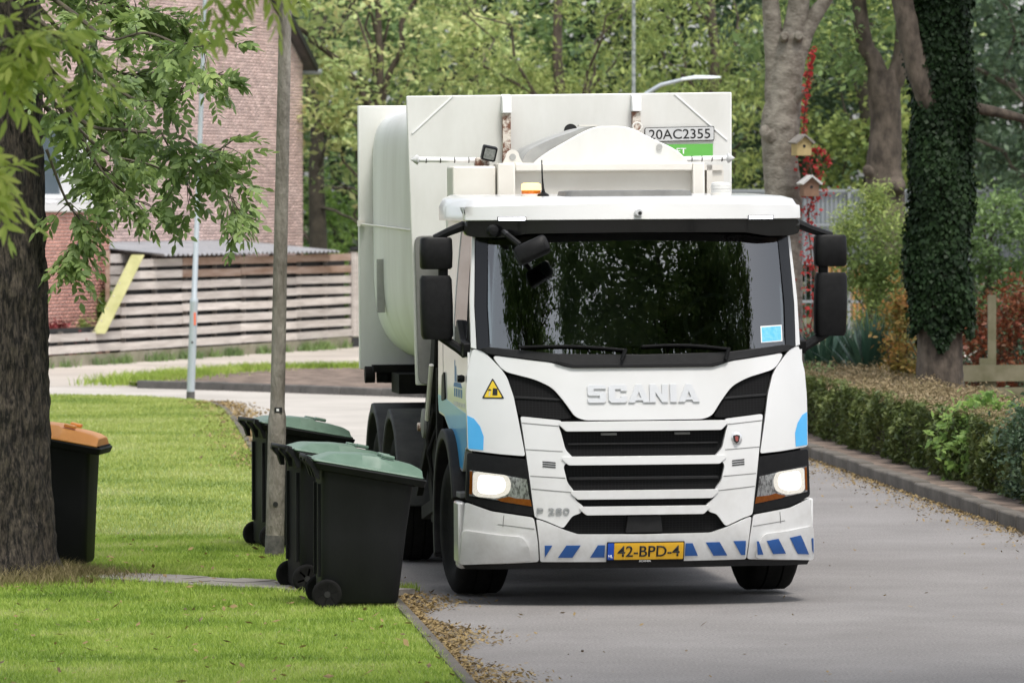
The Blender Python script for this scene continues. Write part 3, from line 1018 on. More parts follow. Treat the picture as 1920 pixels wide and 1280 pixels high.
# cab sides
for s in (-1, 1):
    dr = side('door_panel', rnd([(.44, 1.81), (2.33, 1.82), (2.36, 1.36), (2.30, 1.285), (1.95, 1.27), (1.62, 1.18), (1.38, 1.04), (1.10, .95), (.80, .915), (.62, 1.08), (.47, 1.10), (.43, 1.4)], .03, 3), 0, .05, M['white'], s)
    side('rear_pillar', rnd([(1.36, 1.822), (2.33, 1.822), (2.28, 2.74), (1.40, 2.70)], .02, 3), 0, .05, M['white'], s)
    side('door_header', [(.66, 2.655), (1.395, 2.655), (1.395, 2.72), (.64, 2.72)], 0, .05, M['white'], s)
    side('window_frame', [(.50, 1.815), (1.355, 1.822), (1.392, 2.65), (.66, 2.65)], -.012, .02, M['black'], s)
    side('side_window', rnd([(.55, 1.85), (1.32, 1.95), (1.355, 2.62), (.70, 2.62)], .03, 3), -.005, .006, M['sideglass'], s)
    side('blue_film', [(2.345, 1.42), (1.6, 1.39), (1.05, 1.36), (.45, 1.335), (.46, 1.115), (.62, 1.095), (.80, .935), (1.10, .967), (1.37, 1.055), (1.61, 1.195), (1.94, 1.285), (2.30, 1.30)], .003, .004, M['blue'], s, dr, bevel=0)
    side('door_handle', rnd([(1.82, 1.40), (2.06, 1.38), (2.02, 1.57), (1.88, 1.60)], .03, 3), .012, .02, M['black'], s, dr)
    side('mirror_base', rnd([(.45, 1.74), (.80, 1.80), (.95, 1.98), (.90, 2.0), (.62, 1.86), (.42, 1.84)], .02, 2), .03, .05, M['black'], s, dr)
    side('door_seam', [(2.00, 1.36), (2.006, 1.36), (2.02, 1.82), (2.014, 1.82)], .002, .003, M['darkgrey'], s, dr, bevel=0)
    # logo: vertical strokes and a hull
    if s < 0:
        for k in range(5):
            yy = .80 + .11 * k
            side('logo_stroke', [(yy, 1.44), (yy + .035, 1.44), (yy + .035, 1.50), (yy, 1.50)], .003, .003, M['logoblue'], s, dr, bevel=0)
        side('logo_stroke', [(.78, 1.51), (1.32, 1.51), (1.28, 1.54), (.9, 1.545)], .003, .003, M['logoblue'], s, dr, bevel=0)
        for yy, z1 in ((1.22, 1.70), (1.15, 1.66), (1.06, 1.60)):
            side('logo_stroke', [(yy, 1.545), (yy + .02, 1.545), (yy + .025, z1), (yy + .015, z1)], .003, .003, M['logoblue'], s, dr, bevel=0)
        for k in range(8):
            yy = .50 + .11 * k
            side('logo_stroke', [(yy, 1.375), (yy + .02, 1.375), (yy + .05, 1.405), (yy + .03, 1.405)], .003, .003, M['logogrey'], s, dr, bevel=0)
        kn = MB().lathe([(.0, -.05), (.025, -.05), (.03, -.02), (.022, .0)], 'x', (-1.20, .60, 1.585), 10)
        kn.tube([(-1.245, .6, 1.585), (-1.25, .52, 1.60)], .006, 6)
        kn.build('side_lamp', M['black'], truck)
mb = MB().box((-1.10, 2.26, 1.0), (1.10, 2.32, 2.86))
mb.build('rear_wall', M['cream'], truck)
MB().box((-1.12, .55, 2.66), (1.12, 2.25, 2.69)).build('headlining', M['dash'], truck)
# interior
d = MB()
d.rings([rrect(0, .62, 1.02, .28, .08, 1.50), rrect(0, .60, 1.02, .26, .08, 1.70), rrect(0, .66, 1.0, .18, .06, 1.80)])
d.build('dashboard', M['dash'], truck)
for x in (-.62, .62):
    st = MB()
    st.rings([rrect(x, 1.75, .25, .07, .06, 1.55), rrect(x, 1.80, .26, .08, .07, 1.95), rrect(x, 1.86, .22, .07, .06, 2.25), rrect(x, 1.87, .13, .06, .05, 2.32), rrect(x, 1.89, .13, .06, .05, 2.48)])
    st.rings([rrect(x, 1.45, .26, .28, .08, 1.50), rrect(x, 1.45, .25, .27, .08, 1.66)])
    st.build('seat', M['seat'], truck)
sw = MB()
cx, cy, cz = .66, .98, 1.96
ring = []
for k in range(33):
    a = 2 * math.pi * k / 32
    ring.append((cx + .22 * math.cos(a), cy + .22 * math.sin(a) * .45, cz + .22 * math.sin(a) * .88))
sw.tube(ring, .016, 7)
for a in (-2.6, -.5, 1.57 + 3.14):
    sw.tube([(cx, cy, cz), (cx + .22 * math.cos(a), cy + .22 * math.sin(a) * .45, cz + .22 * math.sin(a) * .88)], .014, 6)
sw.tube([(cx, cy, cz), (cx, cy - .15, cz - .3)], .03, 8)
sw.build('steering_wheel', mk('steering_rim', (.30, .31, .32), rough=.4), truck)

# mirrors
for s in (-1, 1):
    X = lambda x: s * x
    off = 0.0 if s < 0 else .05
    a, b = 1.275 + off, 1.505 + off
    def housing(z0, z1, name, taper):
        hb = MB()
        rs = []
        for t, k in ((0, .86), (.06, .97), (.5, 1.0), (.94, .97), (1, .86)):
            z = z0 + (z1 - z0) * t
            w = (b - a) / 2 * k
            c = (a + b) / 2 + taper * (t - .5)
            rs.append([(X(x) if s > 0 else X(x), y, z) for x, y, _ in rrect(c, .66, w, .085 * k, .05, z)])
        hb.rings(rs)
        return hb.build(name, M['black'], truck, smooth=50)
    mu = housing(2.36, 2.585, 'mirror', .0)
    ml = housing(1.865, 2.315, 'mirror', .01)
    for mm, z0, z1 in ((mu, 2.385, 2.56), (ml, 1.90, 2.28)):
        MB().box((min(X(a + .02), X(b - .02)), .742, z0), (max(X(a + .02), X(b - .02)), .755, z1)).build('mirror_glass', M['reflector'], mm)
    MB().tube([(X(1.15), .62, 2.655), (X(1.20), .62, 2.665), (X(1.30), .64, 2.625), (X(1.40 + off), .66, 2.575)], [.035, .035, .03, .03], 8).build('mirror_arm', M['black'], truck)
    MB().tube([(X(1.34 + off), .66, 2.38), (X(1.34 + off), .66, 2.30)], .035, 8).build('mirror_link', M['black'], truck)
    MB().tube([(X(1.16), .60, 1.80), (X(1.21), .61, 1.775), (X(1.24 + off * .5), .63, 1.80), (X(1.36 + off), .66, 1.885)], [.05, .045, .035, .035], 8).build('mirror_arm', M['black'], truck)
fm = MB()
Rm = Matrix.Rotation(R(-24), 4, 'Y') @ Matrix.Rotation(R(-18), 4, 'X')
rs = []
for t, k in ((-.065, .80), (-.05, .97), (.04, 1.0), (.06, .9), (.068, .7)):
    rs.append([Rm @ Vector((x, z_, y)) for x, y, z_ in [(p[0], p[1], t) for p in rrect(0, 0, .125 * k, .062 * k, .035, 0)]])
fm.rings([[v + Vector((-.78, .06, 2.495)) for v in r] for r in rs])
fmo = fm.build('kerb_mirror', M['black'], truck, smooth=50)
MB().tube([(-.95, .30, 2.62), (-.94, .16, 2.60), (-.86, .10, 2.53)], .022, 8).build('mirror_stem', M['black'], fmo)
MB().lathe([(.0, -.05), (.03, -.045), (.045, 0.0), (.04, .06)], 'y', (-1.02, .36, 2.63), 14).build('mirror_mount', M['black'], fmo)

# wheels
def wheel(x, y, r, w, steer=0, parent=truck, dual=False):
    rim = MB().lathe([(.0, -.05), (.10, -.06), (.12, -.02), (.16, -.01), (.24, .03), (.285, -.02), (.29, -.04), (.30, .0), (.30, .12), (.0, .12)], 'x', (0, 0, 0), 28)
    o = rim.build('wheel', M['rim'], parent)
    k = w / 2
    ty_ = MB().lathe([(.295, -k + .03), (.34, -k + .006), (.42, -k - .004), (r - .06, -k + .006), (r - .022, -k + .025), (r - .006, -k + .05),
                      (r - .006, -.35 * k), (r - .018, -.33 * k), (r - .018, -.29 * k), (r - .004, -.27 * k), (r - .004, .27 * k), (r - .018, .29 * k), (r - .018, .33 * k), (r - .006, .35 * k), (r - .006, k - .05), (r - .022, k - .025), (r - .06, k - .006),
                      (.42, k + .004), (.34, k - .006), (.295, k - .03)], 'x', (0, 0, 0), 40)
    t = ty_.build('tyre', M['tyre'], o, smooth=60)
    nuts = MB()
    for q in range(10):
        a = 2 * math.pi * q / 10
        nuts.lathe([(.0, -.055), (.014, -.055), (.014, -.015)], 'x', (0, .165 * math.cos(a), .165 * math.sin(a)), 6)
    nuts.build('wheel_nuts', M['under'], o)
    o.location = (x, y, r)
    o.rotation_euler = (0, 0, steer + (0 if x < 0 else math.pi))
    return o
ST = R(3.5)
wheel(-1.03, 1.45, .505, .37, ST)
wheel(1.08, 1.45, .505, .37, ST)
for y in (5.45, 6.80):
    for x in (-1.06, -.72, .72, 1.06):
        wheel(x, y, .515, .30)
# mudguards
def arch(cy, cz, r0, r1, a0, a1, x0, x1, name, mat, n=22, ridge=0):
    mb = MB()
    rs = []
    for k in range(n + 1):
        a = a0 + (a1 - a0) * k / n
        rr = r1 + (ridge if ridge and k % 8 in (3, 4) else 0)
        c, sn = math.cos(a), math.sin(a)
        rs.append([(x0, cy - r0 * c, cz + r0 * sn), (x0, cy - rr * c, cz + rr * sn), (x1, cy - rr * c, cz + rr * sn), (x1, cy - r0 * c, cz + r0 * sn)])
    mb.rings(rs)
    return mb.build(name, mat, truck, smooth=40, bevel=.012)
for s in (-1, 1):
    x0, x1 = sorted((s * 1.265, s * .80))
    arch(1.47, .52, .60, .68, R(18), R(205), x0, x1, 'mudguard', M['fender'])
    for y in (5.45, 6.80):
        xx = sorted((s * 1.25, s * .60))
        arch(y, .52, .60, .66, R(-5), R(185), xx[0], xx[1], 'mudguard', M['reargrey'], ridge=.025)
    st = MB()
    st.box((min(s * 1.10, s * 1.25), .62, .42), (max(s * 1.10, s * 1.25), .86, .46))
    st.box((min(s * 1.10, s * 1.24), .60, .74), (max(s * 1.10, s * 1.24), .82, .78))
    st.build('step', M['darkgrey'], truck, bevel=.006)
# chassis
ch = MB()
for s in (-1, 1):
    ch.box((s * .42 - .045, .35, .62), (s * .42 + .045, 7.7, .90))
ch.box((-1.0, 1.36, .40), (1.0, 1.54, .56))
ch.box((-.40, .45, .36), (.40, 1.9, .80))
for y in (5.45, 6.80):
    ch.box((-1.0, y - .10, .40), (1.0, y + .10, .62))
ch.box((-1.05, 2.55, .38), (-.48, 3.45, .98))
ch.box((.48, 2.55, .38), (1.1, 4.4, .98))
ch.box((-.85, 4.0, .40), (-.48, 4.7, .88))
ch.build('chassis', M['under'], truck, bevel=.02)
sf = MB()
for s in (-1, 1):
    sf.box((s * .46 - .07, 3.3, .90), (s * .46 + .07, 7.7, 1.16))
    sf.box((s * .50 - .05, 3.9, 1.16), (s * .50 + .05, 7.6, 1.44))
for y in (3.6, 5.0, 6.4, 7.5):
    sf.box((-.60, y - .06, 1.0), (.60, y + .06, 1.30))
sf.build('lift_frame', M['under'], truck, bevel=.01)
tank = MB().tube([(-.86, 2.62, .70), (-.86, 3.36, .70)], .0, 4) if False else MB()
tank.lathe([(.0, 3.62), (.17, 3.62), (.19, 3.66), (.19, 4.30), (.17, 4.34), (.0, 4.34)], 'y', (-.80, 0, .66), 18)
tank.build('air_tank', M['cream'], truck)

# side loader between cab and container
ld = MB()
ld.prism([(2.72, 1.95), (2.95, 1.98), (3.12, 1.70), (3.62, 1.22), (3.50, 1.02), (3.28, 1.10), (2.95, 1.45)], -1.17, -1.05, 'x')
ld.prism([(3.35, 1.25), (3.70, 1.20), (3.85, .85), (3.60, .40), (3.15, .42), (3.22, .80)], -1.12, -.98, 'x')
ld.build('lift_arm', M['under'], truck, bevel=.015)
pv = MB().lathe([(.0, -.03), (.05, -.03), (.11, -.02), (.12, .03)], 'x', (-1.17, 3.52, 1.16), 20)
pv.build('arm_pivot', M['darkgrey'], truck)
MB().lathe([(.0, -.02), (.03, -.02), (.035, .02)], 'x', (-1.20, 3.60, 1.13), 12).build('pivot_pin', M['rust'], truck)
gr_ = MB()
gr_.beam((-1.14, 2.75, 1.60), (-1.14, 2.80, .55), .05, .08)
gr_.beam((-1.14, 3.05, 1.30), (-1.16, 4.05, .62), .05, .09)
gr_.beam((-1.10, 2.9, .60), (-1.10, 4.1, .45), .08, .10)
gr_.tube([(-1.10, 3.0, 1.5), (-1.18, 3.25, 1.05), (-1.14, 3.1, .6)], .018, 6)
gr_.tube([(-1.06, 2.9, 1.4), (-1.20, 3.05, .95), (-1.10, 2.95, .5)], .014, 6)
gr_.build('gripper_frame', M['under'], truck, bevel=.006)
MB().tube([(-1.19, 2.86, 1.62), (-1.19, 3.18, 1.20)], .018, 8).build('lift_ram', M['cream'], truck)
cb = MB().box((-1.06, 2.50, 1.8), (-.74, 2.90, 3.10))
cb.build('control_box', M['cream'], truck, bevel=.015)
hf = MB()
hf.box((-.73, 2.45, 1.9), (-.60, 2.75, 3.12))
hf.box((.73, 2.45, 1.9), (.82, 2.75, 3.12))
hf.box((-.60, 2.46, 3.055), (.73, 2.75, 3.12))
hf.build('hopper_frame', M['cream'], truck, bevel=.012)
MB().box((-.61, 2.54, 1.8), (.74, 2.60, 3.06)).build('hopper_panel', M['cream'], truck)
MB().box((-1.0, 2.62, 1.2), (1.0, 3.55, 2.85)).build('hopper', M['bodywhite'], truck, bevel=.03)
MB().prism(rnd([(-.48, 3.10), (-.36, 3.195), (-.09, 3.345), (.02, 3.392), (.26, 3.392), (.46, 3.29), (.63, 3.215), (.74, 3.10)], .08, 4), 2.56, 2.60).build('hopper_hood', M['bodywhite'], truck, bevel=.008)
lidp = []
MB().rings([[(x, y, z) for x, z in rnd([(-.56, 3.05), (-.50, 3.21), (-.29, 3.305), (-.02, 3.392), (.22, 3.392), (.40, 3.05)], .07, 4)] for y in (2.605, 3.5)]).build('hopper_lid', M['greysheet'], truck, smooth=40)
MB().box((-.10, 2.60, 3.392), (.04, 2.72, 3.402)).build('hinge_plate', M['cream'], truck)
lug = MB().prism([(-.69, 3.118)] + [(-.615 + .05 * math.cos(a), 3.17 + .05 * math.sin(a)) for a in np.linspace(math.pi, 0, 9)] + [(-.54, 3.118)], 2.48, 2.51)
lo = lug.build('lifting_lug', M['cream'], truck)
MB().lathe([(.0, -.003), (.024, -.003), (.024, .02)], 'y', (-.615, 2.478, 3.165), 14).build('lug_hole', M['greysheet'], lo)
lr = MB().tube([(.345 + .034 * math.cos(a), 2.66, 3.385 + .034 * math.sin(a)) for a in np.linspace(0, 2 * math.pi, 17)], .007, 6)
lr.build('lifting_ring', M['cream'], truck)
MB().lathe([(.0, 0), (.022, 0), (.022, .02)], 'y', (.495, 2.545, 3.235), 14).build('bolt_cap', M['greysheet'], truck)
for xa, xb, xe in ((-.80, -1.29, -1.34), (.70, 1.05, 1.10)):
    br = MB().tube([(xa, 2.80, 3.145), (xb, 2.80, 3.152)], .020, 10)
    bo = br.build('marker_bar', M['print'], truck)
    sg = -1 if xb < 0 else 1
    MB().lathe([(.0, sg * .055), (.035, sg * .01), (.038, 0), (.02, sg * -.012), (.012, sg * -.05)], 'x', (xb, 2.80, 3.152), 12).build('bar_end', M['plategrey'], bo)
    for k in range(1, 5):
        x = xa + (xb - xa) * k / 4.6
        MB().lathe([(.0205, -.004), (.0225, -.003), (.0225, .003), (.0205, .004)], 'x', (x, 2.80, 3.147), 10).build('bar_band', M['ink'], bo)
MB().box((-.86, 2.70, 3.10), (-.76, 2.85, 3.165)).build('bar_clamp', M['rust'], truck, bevel=.01)
wl = MB()
Rw = Matrix.Rotation(R(12), 4, 'Y') @ Matrix.Rotation(R(8), 4, 'X')
rs = []
for t, k in ((-.045, .92), (-.03, 1), (.03, 1), (.06, .75)):
    rs.append([Rw @ Vector((x, t, y)) + Vector((-.775, 2.62, 3.195)) for x, y, _ in rrect(0, 0, .055 * k, .055 * k, .015, 0)])
wl.rings(rs)
wo = wl.build('work_lamp', M['black'], truck)
wl = MB().rings([[Rw @ Vector((x, t, y)) + Vector((-.775, 2.62, 3.195)) for x, y, _ in rrect(0, 0, .04, .04, .008, 0)] for t in (-.048, -.04)])
wl.build('lamp_lens', M['lampdark'], wo)
bx = MB().box((.86, 2.6, 2.70), (.90, 2.9, 3.10))
bx.box((.90, 2.62, 2.75), (.99, 2.75, 3.06))
bx.box((.83, 2.60, 3.06), (.98, 2.80, 3.10))
bx.build('valve_box', M['cream'], truck)
MB().box((.825, 2.7, 2.75), (.86, 2.76, 3.058)).build('valve_gap_shade', M['ink'], truck)  # black strip filling the gap, in place of its shade

# ------------------------------------------------------------------ swap container on the lift frame
CB = Vector((0, 5.6, 1.44))
Tm = Matrix.LocRotScale(Vector(TRUCK_LOC), __import__('mathutils').Euler(TRUCK_ROT), None)
cont = thing('swap_container', 'tall off-white swap container with bulging sides mounted behind the truck cab', 'container', Tm @ CB, TRUCK_ROT)
def cbuild(mb, name, mat, parent=cont, **kw):
    o = mb.build(name, mat, parent, loc=-CB if parent is cont else None, **kw)
    return o
fw = MB().prism([(-1.265, 3.645), (1.245, 3.665), (1.235, 1.45), (-1.205, 1.44)], 3.80, 3.86)
fwo = cbuild(fw, 'front_wall', M['bodywhite'], bevel=.01)
bd = MB()
rs = []
for y, k in ((3.86, .97), (4.4, 1.0), (5.6, 1.012), (6.9, 1.0), (7.46, .97)):
    ring = []
    for q in range(64):
        a = 2 * math.pi * q / 64
        c, s_ = math.cos(a), math.sin(a)
        ex = 2 / 9.0 if s_ > 0 else 2 / 4.2
        X = 1.205 * math.copysign(abs(c) ** ex, c)
        Z = 1.05 * math.copysign(abs(s_) ** ex, s_)
        ring.append((X * k, y, 2.545 + Z * (1 if s_ > 0 else 1.0)))
    rs.append(ring)
bd.rings(rs)
cbuild(bd, 'barrel', M['bodywhite'], smooth=60)
rf = MB().box((-1.285, 7.46, 1.46), (1.285, 7.56, 3.635))
rfo = cbuild(rf, 'rear_frame', M['bodywhite'], bevel=.01)
bs = MB()
bs.box((-.62, 3.9, 1.44), (-.52, 7.5, 1.56))
bs.box((.52, 3.9, 1.44), (.62, 7.5, 1.56))
bs.box((-1.1, 7.3, 1.35), (1.1, 7.5, 1.46))
cbuild(bs, 'base_rails', M['under'])
ro = MB()
for x in (-1.22, -1.12):
    ro.lathe([(.0, -.04), (.07, -.04), (.07, .04), (.0, .04)], 'x', (x, 7.3, 1.42), 14)
ro.box((-1.05, 6.6, 1.28), (-.60, 7.2, 1.44))
ro.box((-1.2, 7.2, 1.44), (-.6, 7.35, 1.50))
cbuild(ro, 'rear_rollers', M['under'])
for x, zr in ((-.505, 3.51), (.495, 3.52)):
    r1 = MB().prism([(3.80, 3.655), (3.72, 3.655 - .02), (3.70, zr), (3.80, zr)], x - .035, x + .035, 'x')
    rb = cbuild(r1, 'stiffening_rib', M['print'], bevel=.004)
    r2 = MB().box((x - .030, 3.725, 2.2), (x + .030, 3.80, zr - .003))
    r2.build('rusty_rib', M['rust'], rb)
for pts in ([(-1.225, 3.36), (-.91, 3.645)], [(1.205, 3.30), (.80, 3.655)]):
    w_ = MB().beam((pts[0][0], 3.797, pts[0][1]), (pts[1][0], 3.797, pts[1][1]), .008, .012)
    w_.build('weld_bead', M['print'], fwo)
MB().lathe([(.0, 3.794), (.052, 3.794), (.052, 3.81)], 'y', (-.005, 0, 3.375), 22).build('drain_hole', M['ink'], fwo)
np_ = MB().prism(rnd([(.565, 3.285), (1.105, 3.295), (1.105, 3.405), (.565, 3.395)], .012, 2), 3.785, 3.799).build('number_plate', M['ink'], fwo)
MB().prism(rnd([(.570, 3.290), (1.10, 3.300), (1.10, 3.400), (.570, 3.390)], .01, 2), 3.782, 3.786).build('plate_face', M['plategrey'], np_)
me = text_mesh('lettering', '20AC2355', .475, .074, .006)
o = finish('lettering', me, M['ink'], np_, loc=(.835, 3.7805, 3.345))
o.rotation_euler = (0, R(-.9), 0)
gs = MB().prism([(.565, 3.165), (1.095, 3.172), (1.095, 3.270), (.565, 3.263)], 3.794, 3.799).build('green_sticker', M['green'], fwo)
me = text_mesh('lettering', 'ET', .075, .045, .01)
finish('lettering', me, M['print'], gs, loc=(.85, 3.7925, 3.215))
gp = MB().prism(rnd([(-1.19, 1.445), (-.80, 1.445), (-.80, 2.58), (-1.215, 2.58)], .06, 4), 3.755, 3.795)
cbuild(gp, 'guard_panel', M['darkgrey'], bevel=.006)
cl = MB().tube([(-1.215, 3.9, 2.62), (-1.25, 5.5, 2.64), (-1.27, 7.45, 2.66)], .008, 6)
cbuild(cl, 'side_cable', M['cream'])
MB().box((-1.30, 7.40, 2.64), (-1.24, 7.465, 2.69)).build('cable_bracket', M['cream'], rfo)
cbuild(MB().box((-1.262, 6.2, 1.95), (-1.20, 6.26, 2.38)), 'side_slot', M['greysheet'])

# ------------------------------------------------------------------ wheelie bins
M['binbody'] = mk('bin_plastic', (0.0035, 0.004, 0.004), (0.007, 0.0075, 0.008), 3, spec=0.22, rough=0.6, bump=0.04, bscale=60, stretch=(1, 1, .4))
M['bingreen'] = mk('bin_lid_green', (0.085, 0.145, 0.105), (0.13, 0.20, 0.15), 4, rough=0.45)
M['binorange'] = mk('bin_lid_orange', (0.62, 0.24, 0.045), (0.68, 0.30, 0.07), 4, rough=0.45)
def make_bin(label, lidmat, toe=0.0):
    """front of the bin towards +x, hinge and wheels towards -x"""
    t = thing('wheelie_bin', label, 'bin', group='wheelie bins put out on the verge')
    b = MB()
    rs = []
    for z, x0, x1, hw in ((.035, -.31, .200 + toe, .215), (.06, -.325, .213 + toe, .228), (.5, -.325, .262 + toe * .5, .252), (.88, -.325, .312, .272), (.90, -.335, .325, .28)):
        rs.append([(x, y, z + (0 if z < .8 else (.10 - .13 * (x + .33) / .68))) for x, y, _ in rrect((x0 + x1) / 2, 0, (x1 - x0) / 2, hw, .055, z)])
    b.rings(rs)
    b.build('body', M['binbody'], t, smooth=40)
    r = MB()
    rs = []
    for dz, g in ((-.055, .0), (-.05, .012), (-.008, .028), (.0, .02)):
        rs.append([(x, y, .985 + .03 + dz - .125 * (x + .34) / .72) for x, y, _ in rrect(.012, 0, .365 + g, .285 + g, .04, 0)])
    r.rings(rs)
    r.build('rim', M['binbody'], t, smooth=30)
    for y in (-.16, .16):
        MB().box((-.345, y - .012, .22), (-.322, y + .012, .86), Matrix.Rotation(R(0), 3, 'Y')).build('back_rib', M['binbody'], t)
    l = MB()
    prof = [(-.385, 1.026), (-.34, 1.042), (-.25, 1.066), (-.23, 1.068), (-.04, 1.062), (.07, 1.050), (.095, 1.030), (.24, 1.0), (.32, .978), (.375, .948)]
    rs = []
    for x, z in prof:
        e = .985 + .032 - .125 * (x + .34) / .72
        rs.append([(x, -.305, e), (x, -.303, e + .014), (x, -.275, e + .018), (x, -.22, z), (x, -.10, z + .006), (x, .10, z + .006), (x, .22, z), (x, .275, e + .018), (x, .303, e + .014), (x, .305, e)])
    l.rings(rs)
    lid = l.build('lid', lidmat, t, smooth=45, bevel=.006)
    for y in (-.15, .15):
        MB().box((.10, y - .035, 1.030), (.19, y + .035, 1.056), Matrix.Rotation(R(12), 3, 'Y')).build('lid_grip', lidmat, lid, bevel=.008)
    h = MB().tube([(-.40, -.26, 1.035), (-.41, -.26, 1.04), (-.425, -.22, 1.045), (-.425, .22, 1.045), (-.41, .26, 1.04), (-.40, .26, 1.035)], .016, 8)
    for y in (-.25, 0, .25):
        h.prism([(-.34, .90), (-.345, .985), (-.43, 1.06), (-.435, 1.02), (-.39, .97), (-.365, .90)], y - .03, y + .03)
    h.build('handle', M['binbody'], t, bevel=.006)
    f = MB().prism([(.315, .84), (.39, .88), (.39, .90), (.315, .90)], -.27, .27)
    f.build('front_lip', M['binbody'], t)
    MB().tube([(-.29, -.26, .10), (-.29, .26, .10)], .013, 8).build('axle', M['under'], t)
    for s in (-1, 1):
        w = MB().lathe([(.075, -.022), (.09, -.026), (.102, -.018), (.104, 0), (.102, .018), (.09, .026), (.075, .022)], 'y', (0, 0, 0), 26)
        w.v = w.v
        wo = w.build('wheel', M['tyre'], t, smooth=60)
        wo.location = (-.29, s * .27, .104)
        hb = MB().lathe([(.0, -.024), (.022, -.024), (.024, -.012), (.078, -.010), (.078, .010), (.024, .012), (.022, .024), (.0, .024)], 'y', (0, 0, 0), 20)
        for k in range(6):
            a = math.pi * k / 3 + .3
            hb.beam((.02 * math.cos(a), -s * -.016, .02 * math.sin(a)), (.075 * math.cos(a), s * .016, .075 * math.sin(a)), .012, .012)
        hb.build('hub', M['fender'], wo)
    return t
bin0 = make_bin('black wheelie bin with green lid standing nearest, at the road edge', M['bingreen'])
bin0.location = (-1.02, 39.65, .03)
bin0.rotation_euler = (0, 0, R(7))
b2 = copy_tree(bin0)
b2['label'] = 'black wheelie bin with green lid half hidden behind the nearest bin'
b2.location = (-1.26, 41.25, .035)
b2.rotation_euler = (0, 0, R(15))
b3 = copy_tree(bin0)
b3['label'] = 'black wheelie bin with green lid behind the concrete lamp post'
b3.location = (-1.74, 46.45, .035)
b3.rotation_euler = (0, R(0), R(17))
b4 = make_bin('black wheelie bin with orange lid beside the thick tree trunk', M['binorange'], .065)
b4.location = (-3.51, 43.85, .04)
b4.rotation_euler = (0, 0, R(-5))
b4.scale = (1.0, 1.0, 1.04)

# ------------------------------------------------------------------ lamp posts
M['concrete'] = mk('post_concrete', (0.13, 0.115, 0.095), (0.30, 0.275, 0.24), 9, rough=0.95, bump=0.8, bscale=50, stretch=(1, 1, .35), detail=10)
M['galv'] = mk('galvanised_steel', (0.36, 0.40, 0.43), (0.46, 0.50, 0.53), 3, rough=0.5, metal=0.3, stretch=(1, 1, .3))
M['foot'] = mk('post_foot_paint', (0.05, 0.05, 0.048), (0.14, 0.13, 0.12), 12, rough=0.9)
lp = thing('lamp_post', 'weathered round concrete lamp post beside the wheelie bins', 'lamp post', (-1.885, 45.3, 0))
def lean(z, k):
    return z * k
K1 = .021
pp = [(0, .074), (.25, .074), (.6, .073), (1.12, .071), (1.16, .066), (1.20, .058), (1.5, .0575), (3.0, .053), (4.5, .049), (6.2, .044)]
MB().tube([(lean(z, K1), 0, z) for z, r in pp], [r for z, r in pp], 24).build('shaft', M['concrete'], lp, smooth=60)
MB().tube([(lean(z, K1), 0, z) for z in (-.05, .16, .20)], [.0775, .0775, .075], 24).build('foot_band', M['foot'], lp, smooth=60)
MB().tube([(lean(6.15, K1), 0, 6.15), (.25, -.2, 6.55), (.75, -.6, 6.75), (1.3, -1.0, 6.78)], .03, 10).build('arm', M['galv'], lp)
MB().rings([rrect(1.45, -1.1, .28, .10, .06, 6.72), rrect(1.45, -1.1, .30, .12, .08, 6.78), rrect(1.45, -1.1, .2, .07, .05, 6.86)]).build('lamp_head', M['galv'], lp)
tg = MB().box((.005, -.0655, 1.175), (.066, -.055, 1.215)).build('number_tag', M['ink'], lp)
MB().box((.020, -.0675, 1.185), (.040, -.0660, 1.205)).build('tag_print', M['print'], tg)
MB().lathe([(.0, -.006), (.020, -.006), (.022, .02)], 'y', (.012, -.072, .45), 14).build('service_hole', M['ink'], lp)
lp2 = thing('lamp_post', 'slim galvanised steel lamp post at the far end of the verge', 'lamp post', (-4.64, 82.44, 0))
K2 = .038
pp = [(0, .058), (.10, .058), (1.38, .056), (1.42, .060), (1.47, .060), (1.50, .040), (3.5, .036), (6.5, .03)]
MB().tube([(lean(z, K2), 0, z) for z, r in pp], [r for z, r in pp], 18).build('shaft', M['galv'], lp2, smooth=40)
MB().tube([(lean(z, K2), 0, z) for z in (-.02, .14)], [.061, .061], 18).build('foot_band', M['foot'], lp2)
MB().box((.055, -.062, 1.10), (.085, -.030, 1.28)).build('orange_sticker', mk('orange_sticker', (.75, .16, .08), rough=.6), lp2)
MB().lathe([(.0, -.004), (.018, -.004), (.018, .02)], 'y', (.03, -.056, .85), 10).build('service_lock', M['foot'], lp2)
MB().rings([rrect(.5, 0, .30, .10, .06, 6.45), rrect(.5, 0, .32, .12, .08, 6.50), rrect(.5, 0, .2, .07, .05, 6.58)]).build('lamp_head', M['galv'], lp2)
lp3 = thing('street_lamp', 'grey street lamp with curved arm above the container top', 'street lamp', (2.25, 100, 0))
MB().tube([(0, 0, 0), (0, 0, 2.5), (0, 0, 4.55), (.10, 0, 4.78), (.35, 0, 4.93), (.72, 0, 5.02)], [.07, .06, .045, .038, .034, .03], 12).build('pole', M['galv'], lp3)
MB().rings([[(x, y, z) for y, z in rnd([(-.09, 5.0), (.09, 5.0), (.10, 5.05), (-.10, 5.05)], .02, 2)] for x in (.70,)] + [[(x, y * k, 5.045 + (z - 5.02) * k2 + .02) for y, z in rnd([(-.12, 4.985), (.12, 4.985), (.10, 5.05), (-.10, 5.05)], .02, 2)] for x, k, k2 in ((.95, 1.0, 1.0), (1.25, .9, .8), (1.40, .5, .4))]).build('lamp_head', mk('lamp_head_pale', (.62, .66, .68), rough=.4), lp3, smooth=50)
po = thing('pole', 'thin pale pole rising behind the container beside the street lamp', 'pole', (2.02, 95, 0))
MB().tube([(0, 0, 0), (0, 0, 4), (0, 0, 9)], [.04, .034, .028], 10).build('shaft', mk('pale_pole', (.12, .14, .13), (.38, .41, .40), 14, rough=.7), po)

